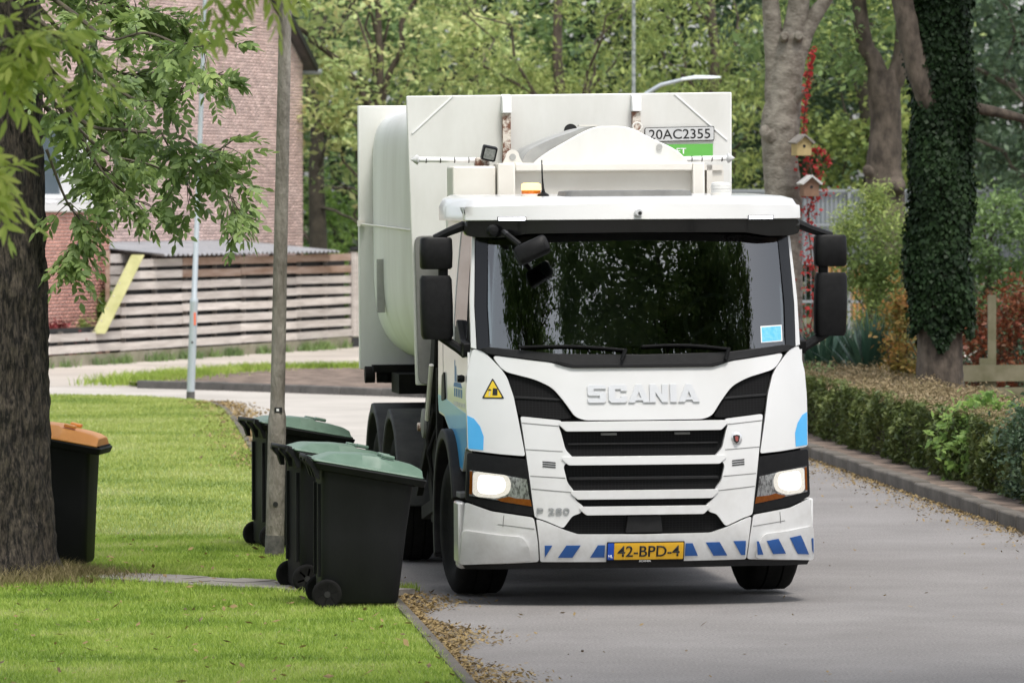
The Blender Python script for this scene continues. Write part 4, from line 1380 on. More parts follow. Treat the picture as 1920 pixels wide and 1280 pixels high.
# ------------------------------------------------------------------ house, lean-to and slat fence in the background
FA = Vector((-7.98, 99.4, 0))
FU = Vector((.3145, .9493, 0))
FN = Vector((-.9493, .3145, 0))         # away from the street
def fp(t, off, z):
    return FA + FU * t + FN * off + Vector((0, 0, z))
M['mortar'] = mk('mortar', (0.54, 0.47, 0.43), (0.62, 0.55, 0.51), 2, rough=1)
M['brick'] = mk('brick', (0.50, 0.355, 0.325), (0.59, 0.44, 0.41), 1.1, rough=.95, island=.22)
M['brickred'] = mk('brick_red', (0.42, 0.20, 0.16), (0.48, 0.25, 0.205), 1.1, rough=.95, island=.22)
M['rooftile'] = mk('roof_tile', (0.07, 0.065, 0.065), (0.11, 0.10, 0.10), 3, rough=.8)
M['trim'] = mk('dark_trim_and_shade', (0.02, 0.02, 0.022), rough=.6)
M['frame'] = mk('white_frame', (.72, .72, .72), rough=.5)
M['winglass'] = mk('window_glass', (.10, .13, .16), rough=.05, spec=1.0)
def brickwork(name, t0, t1, z0, ztop, off, mat, parent, holes=()):
    V, F = [], []
    row = 0
    z = z0
    L, Hh, gap = .205, .052, .011
    box_f = np.array([(0, 1, 5, 4), (1, 2, 6, 5), (2, 3, 7, 6), (3, 0, 4, 7), (4, 5, 6, 7)])
    out = []
    while z < 12:
        zt = z + Hh
        t = t0 - (L / 2 if row % 2 else 0)
        while t < t1:
            a, b = max(t, t0), min(t + L, t1)
            if b - a > .03 and zt < ztop((a + b) / 2) and not any(h[0] < (a + b) / 2 < h[1] and h[2] < z + Hh / 2 < h[3] for h in holes):
                out.append((a, b, z, zt, .008 + .004 * random.random()))
            t += L + gap
        z += Hh + gap
        row += 1
    A = np.array(out)
    n = len(A)
    def pt(t, z_, o):
        p = np.array(FA)[None] + np.array(FU)[None] * t[:, None] + np.array(FN)[None] * o[:, None]
        p[:, 2] = z_
        return p
    o0 = np.full(n, off)
    o1 = off - A[:, 4]
    c = .004
    V = np.stack([pt(A[:, 0], A[:, 2], o0), pt(A[:, 1], A[:, 2], o0), pt(A[:, 1], A[:, 3], o0), pt(A[:, 0], A[:, 3], o0),
                  pt(A[:, 0] + c, A[:, 2] + c, o1), pt(A[:, 1] - c, A[:, 2] + c, o1), pt(A[:, 1] - c, A[:, 3] - c, o1), pt(A[:, 0] + c, A[:, 3] - c, o1)], 1).reshape(-1, 3)
    F = (np.arange(n)[:, None, None] * 8 + box_f[None]).reshape(-1, 4)
    V = V - np.array(parent.location)
    o = finish(name, np_mesh(name, V, F), mat, parent)
    o['kind'] = 'stuff'
    return o
house = thing('brick_house', 'two storey pinkish brick house with a gable end behind the slat fence', 'house', fp(8, 4, 0))
def hb(mb, name, mat, parent=None, **kw):
    mb.v = [tuple(Vector(v) - house.location) for v in mb.v]
    return mb.build(name, mat, parent or house, **kw)
EAVE, T0, T1 = 5.72, -4.0, 17.8
TM = (T0 + T1) / 2
def gable(t):
    return EAVE + (min(t, 2 * TM - t) - T0) * .66
w = MB()
pl_ = [(T0, 0), (T1, 0), (T1, EAVE), (TM, gable(TM)), (T0, EAVE)]
w.add([fp(t, 2.0, z) for t, z in pl_] + [fp(t, 11.0, z) for t, z in pl_], [(0, 1, 2, 3, 4), (9, 8, 7, 6, 5)] + [(i, i + 5, (i + 1) % 5 + 5, (i + 1) % 5) for i in range(5)])
hb(w, 'wall', M['mortar'])
WIN = (3.6, 6.6, 2.95, 4.35)
brickwork('brickwork', T0, T1, .0, lambda t: gable(t) - .02, 2.0, M['brick'], house, [WIN])
for sgn in (0, 1):
    a, b = (T0 - .30, TM) if sgn == 0 else (T1 + .30, TM)
    za = gable(T0) - .66 * .30
    zb = gable(TM)
    r = MB()
    q = [(a, za + .04), (b, zb + .04), (b, zb + .15), (a, za + .15)]
    r.add([fp(t, 1.82, z) for t, z in q] + [fp(t, 11.2, z) for t, z in q], [(0, 1, 2, 3), (7, 6, 5, 4)] + [(i, i + 4, (i + 1) % 4 + 4, (i + 1) % 4) for i in range(4)])
    ro_ = hb(r, 'roof', M['rooftile'])
    g = MB()
    q = [(a, za + .02), (b, zb + .02), (b, zb + .17), (a, za + .17)]
    g.add([fp(t, 1.76, z) for t, z in q] + [fp(t, 1.81, z) for t, z in q], [(0, 1, 2, 3), (7, 6, 5, 4)] + [(i, i + 4, (i + 1) % 4 + 4, (i + 1) % 4) for i in range(4)])
    hb(g, 'bargeboard', M['trim'], ro_)
g = MB()
g.tube([fp(T1 + .32, 1.7, EAVE - .16), fp(T1 + .32, 11, EAVE - .16)], .06, 10)
hb(g, 'gutter', M['galv'])
fr = MB()
for a, b, c, d_ in ((3.6, 6.6, 2.95, 3.03), (3.6, 6.6, 4.27, 4.35), (3.6, 3.72, 3.03, 4.27), (6.48, 6.6, 3.03, 4.27), (5.04, 5.14, 3.03, 4.27)):
    fr.add([fp(t, o_, z) for o_ in (1.95, 2.03) for t, z in ((a, c), (b, c), (b, d_), (a, d_))], [(0, 1, 2, 3), (7, 6, 5, 4), (0, 4, 5, 1), (1, 5, 6, 2), (2, 6, 7, 3), (3, 7, 4, 0)])
wi = hb(fr, 'window', M['frame'])
for a, b in ((3.72, 5.04), (5.14, 6.48)):
    pn_ = MB()
    pn_.add([fp(t, o_, z) for o_ in (1.985, 1.995) for t, z in ((a, 3.03), (b, 3.03), (b, 4.27), (a, 4.27))], [(0, 1, 2, 3), (7, 6, 5, 4), (0, 4, 5, 1), (1, 5, 6, 2), (2, 6, 7, 3), (3, 7, 4, 0)])
    hb(pn_, 'pane', M['frame'] if a > 5 else M['winglass'], wi)
sl2 = MB()
sl2.add([fp(t, o_, z) for o_ in (1.86, 2.0) for t, z in ((3.5, 2.87), (6.7, 2.87), (6.7, 2.94), (3.5, 2.94))], [(0, 1, 2, 3), (7, 6, 5, 4), (0, 4, 5, 1), (1, 5, 6, 2), (2, 6, 7, 3), (3, 7, 4, 0)])
hb(sl2, 'sill', M['frame'], wi)
ex = MB()
ex.add([fp(t, o_, z) for o_ in (.8, 1.99) for t, z in ((-5, 0), (4.52, 0), (4.52, 2.72), (-5, 2.72))], [(0, 1, 2, 3), (7, 6, 5, 4), (0, 4, 5, 1), (1, 5, 6, 2), (2, 6, 7, 3), (3, 7, 4, 0)])
hb(ex, 'porch_wall', M['mortar'])
brickwork('porch_brickwork', -5, 4.52, 0, lambda t: 2.70, .8, M['brickred'], house)
ex = MB()
ex.add([fp(t, o_, z) for o_ in (.72, 1.99) for t, z in ((-5, 2.72), (4.6, 2.72), (4.6, 2.86), (-5, 2.86))], [(0, 1, 2, 3), (7, 6, 5, 4), (0, 4, 5, 1), (1, 5, 6, 2), (2, 6, 7, 3), (3, 7, 4, 0)])
hb(ex, 'porch_fascia', M['frame'])

# lean-to roof of corrugated sheet
lt = thing('lean_to', 'lean-to shed with grey corrugated roof between brick house and fence', 'shed', fp(9, .8, 0))
M['corr'] = mk('corrugated_sheet', (0.21, 0.215, 0.23), (0.29, 0.295, 0.31), 2, rough=.75)
ts = np.arange(4.6, 13.95, .030)
V, F = [], []
for i, t in enumerate(ts):
    dz = .022 * math.sin(t * 2 * math.pi / .24)
    for o_, z in ((-.22, 1.93), (.9, 2.03), (1.96, 2.13)):
        for th in (0, .008):
            V.append(tuple(fp(t, o_, z + dz - th) - lt.location))
for i in range(len(ts) - 1):
    a, b = i * 6, (i + 1) * 6
    for k in (0, 2):
        F.append((a + k, b + k, b + k + 2, a + k + 2))
        F.append((a + k + 1, a + k + 3, b + k + 3, b + k + 1))
    F.append((a, a + 1, b + 1, b))
me = bpy.data.meshes.new('roof_sheet')
me.from_pydata(V, [], F)
finish('roof_sheet', me, M['corr'], lt, 60)
lb = MB()
for t in (4.7, 9.2, 13.8):
    lb.beam(fp(t, .25, 0) - lt.location, fp(t, .25, 1.9) - lt.location, .09, .09)
    lb.build('post', mk('shed_wood', (.16, .12, .09), (.24, .19, .15), 4, rough=.9), lt)
    lb = MB()
bk = MB().beam(fp(4.6, .3, .95) - lt.location, fp(13.9, .3, .95) - lt.location, .03, 1.8)
bk.build('shade_backing', M['trim'], lt)  # dark sheet for the shade inside the shed, seen behind the fence gaps

# slat fence: every board is a piece of its own
fence = thing('slat_fence', 'weathered grey horizontal board fence in front of the brick house', 'fence', fp(8, 0, 0))
M['board'] = mk('weathered_board', (0.40, 0.35, 0.315), (0.62, 0.565, 0.52), 2.2, rough=.95, bump=.3, bscale=12, stretch=(1, .3, 4), detail=9, lo=.3, hi=.62, objrand=.16)
M['boardbrown'] = mk('brown_board', (0.27, 0.17, 0.115), (0.44, 0.33, 0.27), 1.7, rough=.95, stretch=(1, .3, 4))
M['postwood'] = mk('fence_post_wood', (0.10, 0.09, 0.08), (0.17, 0.15, 0.13), 3, rough=.95)
M['newboard'] = mk('pale_new_board', (0.30, 0.30, 0.125), (0.40, 0.39, 0.19), 3, rough=.85, stretch=(1, 1, .3))
M['gravelb'] = mk('mossy_base_board', (0.17, 0.16, 0.10), (0.30, 0.27, 0.21), 2, rough=.95)
def fboard(t0, t1, z0, z1, off, mat, name='board', th=.022, par=None):
    par = par or fence
    m = MB()
    j = [random.uniform(-.012, .012) for _ in range(3)]
    m.add([fp(t, o_ + j[2] * .6, z) - par.location for o_ in (off, off + th) for t, z in ((t0 + .004, z0 + j[0]), (t1 - .004, z0 + j[1]), (t1 - .004, z1 + j[1]), (t0 + .004, z1 + j[0]))], [(0, 1, 2, 3), (7, 6, 5, 4), (0, 4, 5, 1), (1, 5, 6, 2), (2, 6, 7, 3), (3, 7, 4, 0)])
    return m.build(name, mat, par)
for i in range(8):
    z0 = .235 + .213 * i
    ts_ = max(-3.0, 2.05 + (z0 - .55) * 1.36) if i >= 2 else -3.0
    cuts = [ts_] + [c for c in (-.1, 3.1, 6.1, 9.1, 12.1) if c > ts_ + .5] + [15.2]
    for a, b in zip(cuts, cuts[1:]):
        fboard(a, b, z0, z0 + .138, 0, M['boardbrown'] if (i >= 6 and 5 < a < 12.2) else M['board'])
for a, b in ((-3.0, -.1), (-.1, 3.1), (3.1, 6.1), (6.1, 9.1), (9.1, 12.1), (12.1, 15.2)):
    fboard(a, b, .0, .20, -.01, M['gravelb'], 'base_board', .05)
for t in [-2.5, -1.0, .5, 2.0] + [3.4 + 1.5 * k for k in range(9)]:
    zt = 1.92 if t > 3.5 else (.62 if t < 2.2 else 1.5)
    m = MB().beam(fp(t, .075, 0) - fence.location, fp(t, .075, zt) - fence.location, .09, .09)
    m.build('post', M['postwood'], fence)
for i in range(7):
    z0 = .345 + .213 * i
    fboard(max(-3, 2.9 + (z0 - .55) * 1.36) if i > 1 else -3, 15.2, z0 + .00, z0 + .125, .15, M['trim'], 'gap_shade_strip')  # dark strips set right behind the gaps, standing in for their shade
m = MB().beam(fp(1.95, -.06, .58) - fence.location, fp(3.80, -.06, 1.93) - fence.location, .05, .20, (1, 0, 0))
m = MB()
q = [(fp(1.95, -.05, .56), fp(3.80, -.05, 1.94))]
a_, b_ = fp(1.95, -.05, .56) - fence.location, fp(3.80, -.05, 1.94) - fence.location
ex_ = Vector((.235, .02, 0))
ey_ = Vector((.0, .06, 0))
m.add([a_ - ex_ / 2, a_ + ex_ / 2, a_ + ex_ / 2 + ey_, a_ - ex_ / 2 + ey_, b_ - ex_ / 2, b_ + ex_ / 2, b_ + ex_ / 2 + ey_, b_ - ex_ / 2 + ey_], [(3, 2, 1, 0), (4, 5, 6, 7), (0, 1, 5, 4), (1, 2, 6, 5), (2, 3, 7, 6), (3, 0, 4, 7)])
m.build('diagonal_board', M['newboard'], fence)
for i in range(5):
    fboard(3.95, 5.7, .98 + .2 * i, 1.14 + .2 * i, .62, M['board'], 'inner_board')
MB().beam(fp(3.95, .60, 0) - fence.location, fp(3.95, .60, 2.0) - fence.location, .08, .08).build('post', M['boardbrown'], fence)
gate = thing('board_gate', 'narrow gate of upright grey boards beside the slat fence', 'gate', fp(16, 0, 0))
for k in range(6):
    fboard(15.32 + .32 * k, 15.60 + .32 * k, .22, 1.90, .02, M['board'], 'upright_board', par=gate)
fboard(15.3, 17.4, 1.93, 2.0, .0, M['trim'], 'top_rail', .06, par=gate)
fboard(15.3, 17.4, .0, .2, .01, M['trim'], 'bottom_rail', .06, par=gate)

# grey ribbed metal fence far right, orange slatted screen behind it
mf = thing('metal_fence', 'tall grey ribbed metal fence with white frame far behind the right mirror', 'fence', (7.5, 112, 0))
M['ribmetal'] = mk('ribbed_metal', (0.15, 0.17, 0.185), (0.20, 0.22, 0.23), .8, rough=.6)
M['whitesteel'] = mk('white_steel', (.20, .22, .23), rough=.5)
for i in range(6):
    x0 = -3.6 + 1.35 * i
    m = MB()
    for k in range(15):
        m.box((x0 + .03 + k * .0865, 0, 1.75), (x0 + .03 + k * .0865 + .055, .03, 3.10))
    m.box((x0 + .02, .03, 1.72), (x0 + 1.33, .045, 3.12))
    m.build('ribbed_panel', M['ribmetal'], mf)
    MB().beam((x0, -.05, 0), (x0, -.05, 3.2), .06, .06).build('post', M['whitesteel'], mf)
    m = MB()
    for k in range(12):
        m.beam((x0 + .06 + k * .11, 0, .2), (x0 + .06 + k * .11, 0, 1.65), .012, .012)
    m.build('bar_panel', M['whitesteel'], mf)
for z in (1.70, 2.45, 3.12, .95):
    MB().beam((-3.6, -.06, z), (4.5, -.06, z), .04, .05).build('rail', M['whitesteel'], mf)
sc = thing('slatted_screen', 'orange slatted wooden screen beyond the white barred fence', 'screen', (7.0, 117, 0))
for k in range(14):
    MB().box((-.55 + k * .105, 0, .5), (-.55 + k * .105 + .075, .03, 1.75 + .05 * math.sin(k))).build('slat', mk('orange_wood', (.42, .22, .07), (.36, .17, .05), 3, rough=.8) if k == 0 else bpy.data.materials['orange_wood'], sc)

# rail fence in the garden right
gf = thing('garden_fence', 'low mossy wooden rail fence with square posts behind the ivy tree', 'fence', (6.2, 70, 0))
M['mosswood'] = mk('mossy_wood', (0.12, 0.115, 0.06), (0.21, 0.19, 0.125), 3, rough=.95)
for z, h in ((.765, .10), (.50, .09)):
    MB().beam((-.75, -.05, z), (2.4, -.05, z + .02), .04, h * 2).build('rail', M['mosswood'], gf)
for x, zt in ((-.32, 1.72), (.62, 1.0), (1.5, 1.7), (-.42, .95)):
    MB().box((x - .05, 0, 0), (x + .05, .10, zt)).build('post', M['mosswood'], gf)

# nest boxes on the pale tree
def nestbox(label, loc, rz, roofmat, bodymat):
    t = thing('nest_box', label, 'nest box', loc, (0, 0, rz), 'nest boxes on the pale tree')
    MB().box((-.10, -.09, 0), (.10, .09, .17)).build('box', bodymat, t, bevel=.004)
    MB().prism([(-.14, .165), (0, .27), (.14, .165), (.12, .145), (0, .245), (-.12, .145)], -.13, .12).build('roof', roofmat, t)
    MB().prism([(-.10, .17), (0, .25), (.10, .17)], -.088, .088).build('gable', bodymat, t)
    MB().lathe([(.0, -.004), (.02, -.004), (.02, .01)], 'y', (0, -.091, .12), 12).build('entrance', M['ink'], t)
M['pine'] = mk('pine_wood', (.34, .25, .11), (.44, .34, .16), 4, rough=.8, stretch=(1, 1, .3))
M['brownwood'] = mk('brown_wood', (.16, .09, .06), (.24, .14, .09), 4, rough=.85)
M['greyfelt'] = mk('grey_felt', (.22, .20, .18), rough=.9)
nestbox('yellow wooden nest box with grey pitched roof, upper one on pale trunk', (3.62, 71.55, 3.44), R(20), M['greyfelt'], M['pine'])
nestbox('brown nest box with pale roof, lower one among red creeper', (3.72, 71.55, 2.93), R(14), mk('pale_roof', (.55, .54, .52), rough=.7), M['brownwood'])

# ------------------------------------------------------------------ plants
M['bark'] = mk('ash_bark', (0.004, 0.003, 0.002), (0.085, 0.069, 0.052), 34, rough=1, bump=1.0, bscale=70, stretch=(1, 1, .30), detail=12, lo=.42, hi=.66)
M['barkpale'] = mk('pale_bark', (0.12, 0.103, 0.083), (0.265, 0.238, 0.20), 6, rough=.95, bump=.9, bscale=22, stretch=(1, 1, 1.6), detail=9, lo=.38, hi=.62)
M['barkbrown'] = mk('brown_bark', (0.035, 0.027, 0.020), (0.105, 0.083, 0.063), 7, rough=.95, bump=.9, bscale=20, stretch=(1, 1, .5), detail=9, lo=.38, hi=.62)
M['barkdark'] = mk('dark_bark', (0.035, 0.03, 0.022), (0.08, 0.068, 0.05), 5, rough=1, bump=.5, bscale=16)
M['twig'] = mk('twig_bark', (0.05, 0.042, 0.03), (0.09, 0.075, 0.05), 10, rough=.9)
G = leafmat
M['ash'] = G('ash_leaves', [(0.0808, 0.1345, 0.0503), (0.1525, 0.2243, 0.0754), (0.2422, 0.3319, 0.1076), (0.3768, 0.4664, 0.1525)], .3, 1.2, .45)
M['ashlight'] = G('brightened_ash_leaves', [(0.1552, 0.2242, 0.0517), (0.2932, 0.3795, 0.0862), (0.4485, 0.5175, 0.1294), (0.5865, 0.6038, 0.2070)], .5, 2.0, .45)  # leaf colours brightened to make up for the shade of the crown
M['lpale'] = G('pale_green_leaves', [(0.1150, 0.1955, 0.0690), (0.2760, 0.3680, 0.1380), (0.4600, 0.5405, 0.2300), (0.6210, 0.6210, 0.2990), (0.3680, 0.2530, 0.1150)], .35, .8)
M['lyellow'] = G('yellow_green_leaves', [(0.0688, 0.1117, 0.0369), (0.1671, 0.2368, 0.0707), (0.3013, 0.3617, 0.1096), (0.4867, 0.5214, 0.1811)], .35, .7)
M['lmid'] = G('mid_green_leaves', [(0.0590, 0.1021, 0.0395), (0.1144, 0.1841, 0.0651), (0.1907, 0.2778, 0.0995), (0.2844, 0.3716, 0.1358)], .35, .7)
M['ldark'] = G('dark_green_leaves', [(0.0232, 0.0454, 0.0260), (0.0473, 0.0814, 0.0454), (0.0825, 0.1304, 0.0658), (0.1414, 0.1967, 0.0999)], .3, .7)
M['lbright'] = G('bright_green_leaves', [(0.0674, 0.1289, 0.0363), (0.1461, 0.2445, 0.0600), (0.2527, 0.3757, 0.0928), (0.3384, 0.4368, 0.1293)], .45, 1.0)
M['livy'] = G('ivy_leaves', [(0.004, 0.009, 0.004), (0.008, 0.018, 0.006), (0.014, 0.030, 0.010), (0.026, 0.048, 0.016)], .1, 2.0, .5, .12)
M['lhedge'] = G('hedge_leaves', [(0.037, 0.056, 0.018), (0.075, 0.106, 0.027), (0.125, 0.156, 0.044), (0.175, 0.188, 0.062)], .25, 2.5)
M['lred'] = G('red_creeper_leaves', [(0.2000, 0.0250, 0.0225), (0.4125, 0.0375, 0.0375), (0.5250, 0.0875, 0.0688)], .35, 2)
M['lorange'] = G('autumn_leaves', [(0.06, 0.075, 0.02), (0.13, 0.13, 0.03), (0.26, 0.19, 0.05), (0.38, 0.17, 0.05), (0.09, 0.11, 0.03)], .35, 2)
M['lrust'] = G('rust_creeper_leaves', [(0.0300, 0.0360, 0.0120), (0.1680, 0.0420, 0.0240), (0.2160, 0.0720, 0.0300), (0.0720, 0.0420, 0.0180), (0.2400, 0.0360, 0.0360)], .35, 2)
M['lyucca'] = G('yucca_leaves', [(0.022, 0.055, 0.039), (0.039, 0.083, 0.055), (0.066, 0.121, 0.077)], .2, 3, .4)
M['litter'] = G('fallen_leaf_mix', [(0.10, 0.066, 0.034), (0.20, 0.14, 0.06), (0.29, 0.21, 0.09), (0.075, 0.05, 0.03), (0.36, 0.31, 0.17)], .1, 6, .8)

def ellip(n, c, r, shell=.45):
    d = rng.normal(size=(n, 3))
    d /= np.linalg.norm(d, axis=1)[:, None]
    q = (shell + (1 - shell) * rng.random(n)) ** .8
    return np.array(c) + d * q[:, None] * np.array(r)

def crown_mesh(crowns, per, clr, leaf, aspect=.5, droop=.3):
    """leaf clumps spread through ellipsoids; returns vertices, faces and the clump centres"""
    C, P = [], []
    for (c, r, n) in crowns:
        cc = ellip(n, c, r)
        C.append(cc)
        k = rng.poisson(per * 1.5, n).clip(3)
        pts = np.repeat(cc, k, 0)
        sc_ = np.repeat(clr * (.55 + .9 * rng.random(n)), k)[:, None]
        g = rng.normal(size=pts.shape) * sc_
        g[:, 2] *= .6
        P.append(pts + g)
    P = np.concatenate(P)
    V, F = leaf_cards(P, leaf, aspect, droop)
    return V, F, np.concatenate(C)

def limb(mb, a, b, r0, r1, n=6, wob=.12, sides=7):
    a, b = Vector(a), Vector(b)
    L = (b - a).length
    pts = []
    for k in range(n + 1):
        t = k / n
        o = Vector((random.gauss(0, 1), random.gauss(0, 1), random.gauss(0, .6))) * wob * L * .25 * math.sin(math.pi * t)
        o.z += L * .10 * math.sin(math.pi * t)
        pts.append(a.lerp(b, t) + o)
    mb.tube(pts, [r0 + (r1 - r0) * k / n for k in range(n + 1)], sides)
    return pts

def tree(name, label, base, h, r0, crowns, leafm, barkm, per=26, clr=.28, leaf=.16, nb=26, group=None, aspect=.5, droop=.3, limbs=None, cat='tree'):
    t = thing(name, label, cat, base, group=group)
    mb = MB()
    k = 9
    pts = [Vector((random.gauss(0, .05) * (i > 0), random.gauss(0, .05) * (i > 0), h * i / k)) for i in range(k + 1)]
    mb.tube(pts, [r0 * (1.35 if i == 0 else 1 - .65 * i / k) for i in range(k + 1)], 12)
    V, F, C = crown_mesh(crowns, per, clr, leaf, aspect, droop)
    for a, b, q0, q1 in (limbs or []):
        limb(mb, a, b, q0, q1)
    crowns = [(c, r, n) for c, r, n in crowns]
    idx = rng.choice(len(C), min(nb // 2, len(C)), replace=False)
    for i in idx:
        c = Vector(C[i])
        f = min(.98, max(.3, (c.z - 1.0) / h * .75))
        s_ = pts[min(k, int(f * k))]
        limb(mb, s_, c, r0 * .22, .010, 5, .25, 6)
    mb.build('trunk', barkm, t, smooth=60, fix=False)
    finish('crown', np_mesh('crown', V, F), leafm, t)
    return t

# far wood that closes the view: one mass
V, F = [], []
P = []
for (x0, x1, y0, z0, z1, n) in ((-18, 24, 150, 0, 16, 46000), (-18, 24, 154, 0, 16, 26000)):
    q = rng.random((n, 3))
    P.append(np.stack([x0 + q[:, 0] * (x1 - x0), y0 + rng.normal(size=n) * 1.6 + 1.5 * np.sin(q[:, 0] * 40), z0 + q[:, 2] * (z1 - z0)], 1))
V, F = leaf_cards(np.concatenate(P), .42, .6)
fwm = np_mesh('far_wood', V, F)
tag(finish('far_wood', fwm, M['ldark']), 'dense dark green wood far behind the trees', 'wood', kind='stuff')

BG = 'trees behind the street'
tree('tree', 'pale green open crowned tree with forked trunk behind the container', (-2.7, 118, 0), 7.5, .16,
     [((0, 0, 7.2), (3.0, 2.2, 2.6), 95), ((-1.0, 0, 4.6), (1.9, 1.5, 1.6), 34), ((1.9, 0, 5.6), (1.8, 1.5, 1.4), 34)], M['lpale'], M['barkbrown'], 34, .26, .17, 30, BG,
     limbs=[((0, 0, 4.6), (-1.9, -.3, 6.6), .09, .04), ((0, 0, 4.9), (1.1, -.3, 7.6), .08, .03), ((0, 0, 3.2), (2.6, -.4, 5.2), .08, .03)])
tree('tree', 'dark trunked tree standing at the corner of the brick house', (-4.36, 126, 0), 8, .24,
     [((.4, 0, 8.2), (3.2, 2.5, 2.8), 80), ((-1.4, 1.5, 4.6), (1.6, 1.4, 1.4), 26)], M['lmid'], M['barkdark'], 34, .3, .18, 22, BG,
     limbs=[((0, 0, 4.2), (1.7, -.5, 5.0), .09, .03), ((0, 0, 4.6), (2.3, -.5, 3.9), .07, .02), ((0, 0, 3.2), (1.2, -.5, 3.0), .05, .02), ((0, 0, 2.8), (1.3, -.6, 2.2), .04, .02)])
tree('shrub', 'bright green bushy shrub at the foot of the dark trunk', (-3.5, 129, 0), 2.2, .06, [((0, 0, 1.9), (1.5, 1.2, 1.9), 80)], M['lbright'], M['barkdark'], 34, .22, .15, 14, cat='shrub')
tree('tree', 'drooping yellow green tree above the middle of the container', (.9, 113, 0), 7.5, .2,
     [((0, 0, 6.6), (3.3, 2.4, 2.7), 110), ((.5, 0, 4.4), (3.0, 2.0, 1.4), 60)], M['lyellow'], M['barkbrown'], 36, .3, .15, 22, BG, .3, .8)
tree('tree', 'yellow green tree above the street lamp', (4.1, 118, 0), 7.5, .2,
     [((0, 0, 6.8), (2.7, 2.4, 2.6), 95), ((-.4, 0, 4.5), (2.4, 2.0, 1.5), 50)], M['lyellow'], M['barkbrown'], 36, .3, .15, 20, BG, .32, .7)
tree('tree', 'mid green tree between the pale tree and the yellow green ones', (-.9, 131, 0), 8, .2,
     [((0, 0, 6.6), (3.2, 2.4, 3.0), 100), ((0, 0, 3.2), (2.6, 2.0, 2.2), 50)], M['lmid'], M['barkdark'], 34, .32, .18, 16, BG)
tree('tree', 'dark green tree right behind the container edge', (6.0, 124, 0), 7, .2,
     [((0, 0, 6.0), (2.2, 2.0, 3.2), 95), ((-.6, 0, 3.0), (1.9, 1.6, 1.8), 40)], M['ldark'], M['barkdark'], 36, .3, .17, 20, BG)
tree('tree', 'light green tree seen between the pale trunk and the knobbly trunk', (7.6, 122, 0), 7, .2,
     [((0, 0, 5.6), (1.9, 1.8, 2.6), 80), ((.3, 0, 3.6), (1.5, 1.4, 1.2), 30)], M['lyellow'], M['barkdark'], 34, .28, .16, 18, BG)
tree('tree', 'dark blue green tree directly behind the knobbly trunk', (9.6, 132, 0), 8, .2,
     [((0, 0, 6.4), (2.4, 2.2, 3.4), 100), ((0, 0, 3.0), (2.2, 2.0, 2.0), 40)], M['ldark'], M['barkdark'], 36, .32, .18, 20, BG)
tree('tree', 'dark green tree at the right picture edge with sloping boughs', (10.3, 112, 0), 7, .2,
     [((0, 0, 6.0), (2.1, 2.0, 3.0), 85), ((.2, 0, 3.1), (1.8, 1.6, 1.4), 36)], M['ldark'], M['barkdark'], 34, .28, .15, 18, BG,
     limbs=[((0, 0, 4.6), (-1.8, -1.0, 5.6), .07, .03), ((0, 0, 3.0), (-1.6, -1.0, 4.2), .06, .02)])
tree('tree', 'green tree left behind the pale open crowned tree', (-6.2, 138, 0), 8, .2,
     [((0, 0, 7.0), (3.0, 2.4, 3.4), 90), ((1.0, 0, 3.4), (2.2, 2.0, 2.2), 40)], M['lmid'], M['barkdark'], 34, .32, .18, 16, BG)
tree('shrub', 'yellow green feathery conifer shrub between mirror and ivy tree', (5.30, 82.5, 0), 2.6, .05, [((-.05, 0, 2.30), (.62, .6, .85), 130), ((.1, 0, 1.2), (.48, .4, .8), 80)], M['lyellow'], M['barkdark'], 46, .13, .07, 10, cat='shrub', aspect=.3)
tree('shrub', 'green shrub with small leaves right of the ivy tree', (7.15, 86, 0), 2.6, .05, [((.2, 0, 2.3), (.75, .6, .85), 110), ((.1, 0, 1.2), (.6, .4, .7), 50)], M['lmid'], M['barkdark'], 34, .13, .07, 14, cat='shrub')

# --------------- the thick ash on the left
ash = thing('ash_tree', 'thick dark trunked ash tree at the left edge with drooping leafy branches', 'tree', (-3.84, 42.55, 0))
nseg, nz_ = 88, 220
V = []
for k in range(nz_ + 1):
    z = 9.0 * k / nz_ if k > 150 else 4.9 * k / 150
    z = 4.9 * k / 150 if k <= 150 else 4.9 + 4.1 * (k - 150) / (nz_ - 150)
    r = .385 + .09 * math.exp(-z / .2) + .03 * math.exp(-z / 1.0) - .012 * z
    for i in range(nseg):
        a = 2 * math.pi * i / nseg
        ca, sa = math.cos(a), math.sin(a)
        q = mnoise.noise(Vector((ca * 1.2, sa * 1.2, z * .6))) * .03
        rid = 1 - abs(mnoise.noise(Vector((ca * 7.5, sa * 7.5, z * 2.3)))) * 2
        rid2 = mnoise.noise(Vector((ca * 17, sa * 17, z * 7)))
        rr = r * (1 + q) + .040 * rid + .016 * rid2 + .03 * math.exp(-z / .25) * math.sin(a * 5 + 1)
        V.append((rr * ca - .008 * z, rr * sa, z))
F = [(k * nseg + i, k * nseg + (i + 1) % nseg, (k + 1) * nseg + (i + 1) % nseg, (k + 1) * nseg + i) for k in range(nz_) for i in range(nseg)]
me = bpy.data.meshes.new('trunk')
me.from_pydata(V, [], F)
finish('trunk', me, M['bark'], ash, 180)

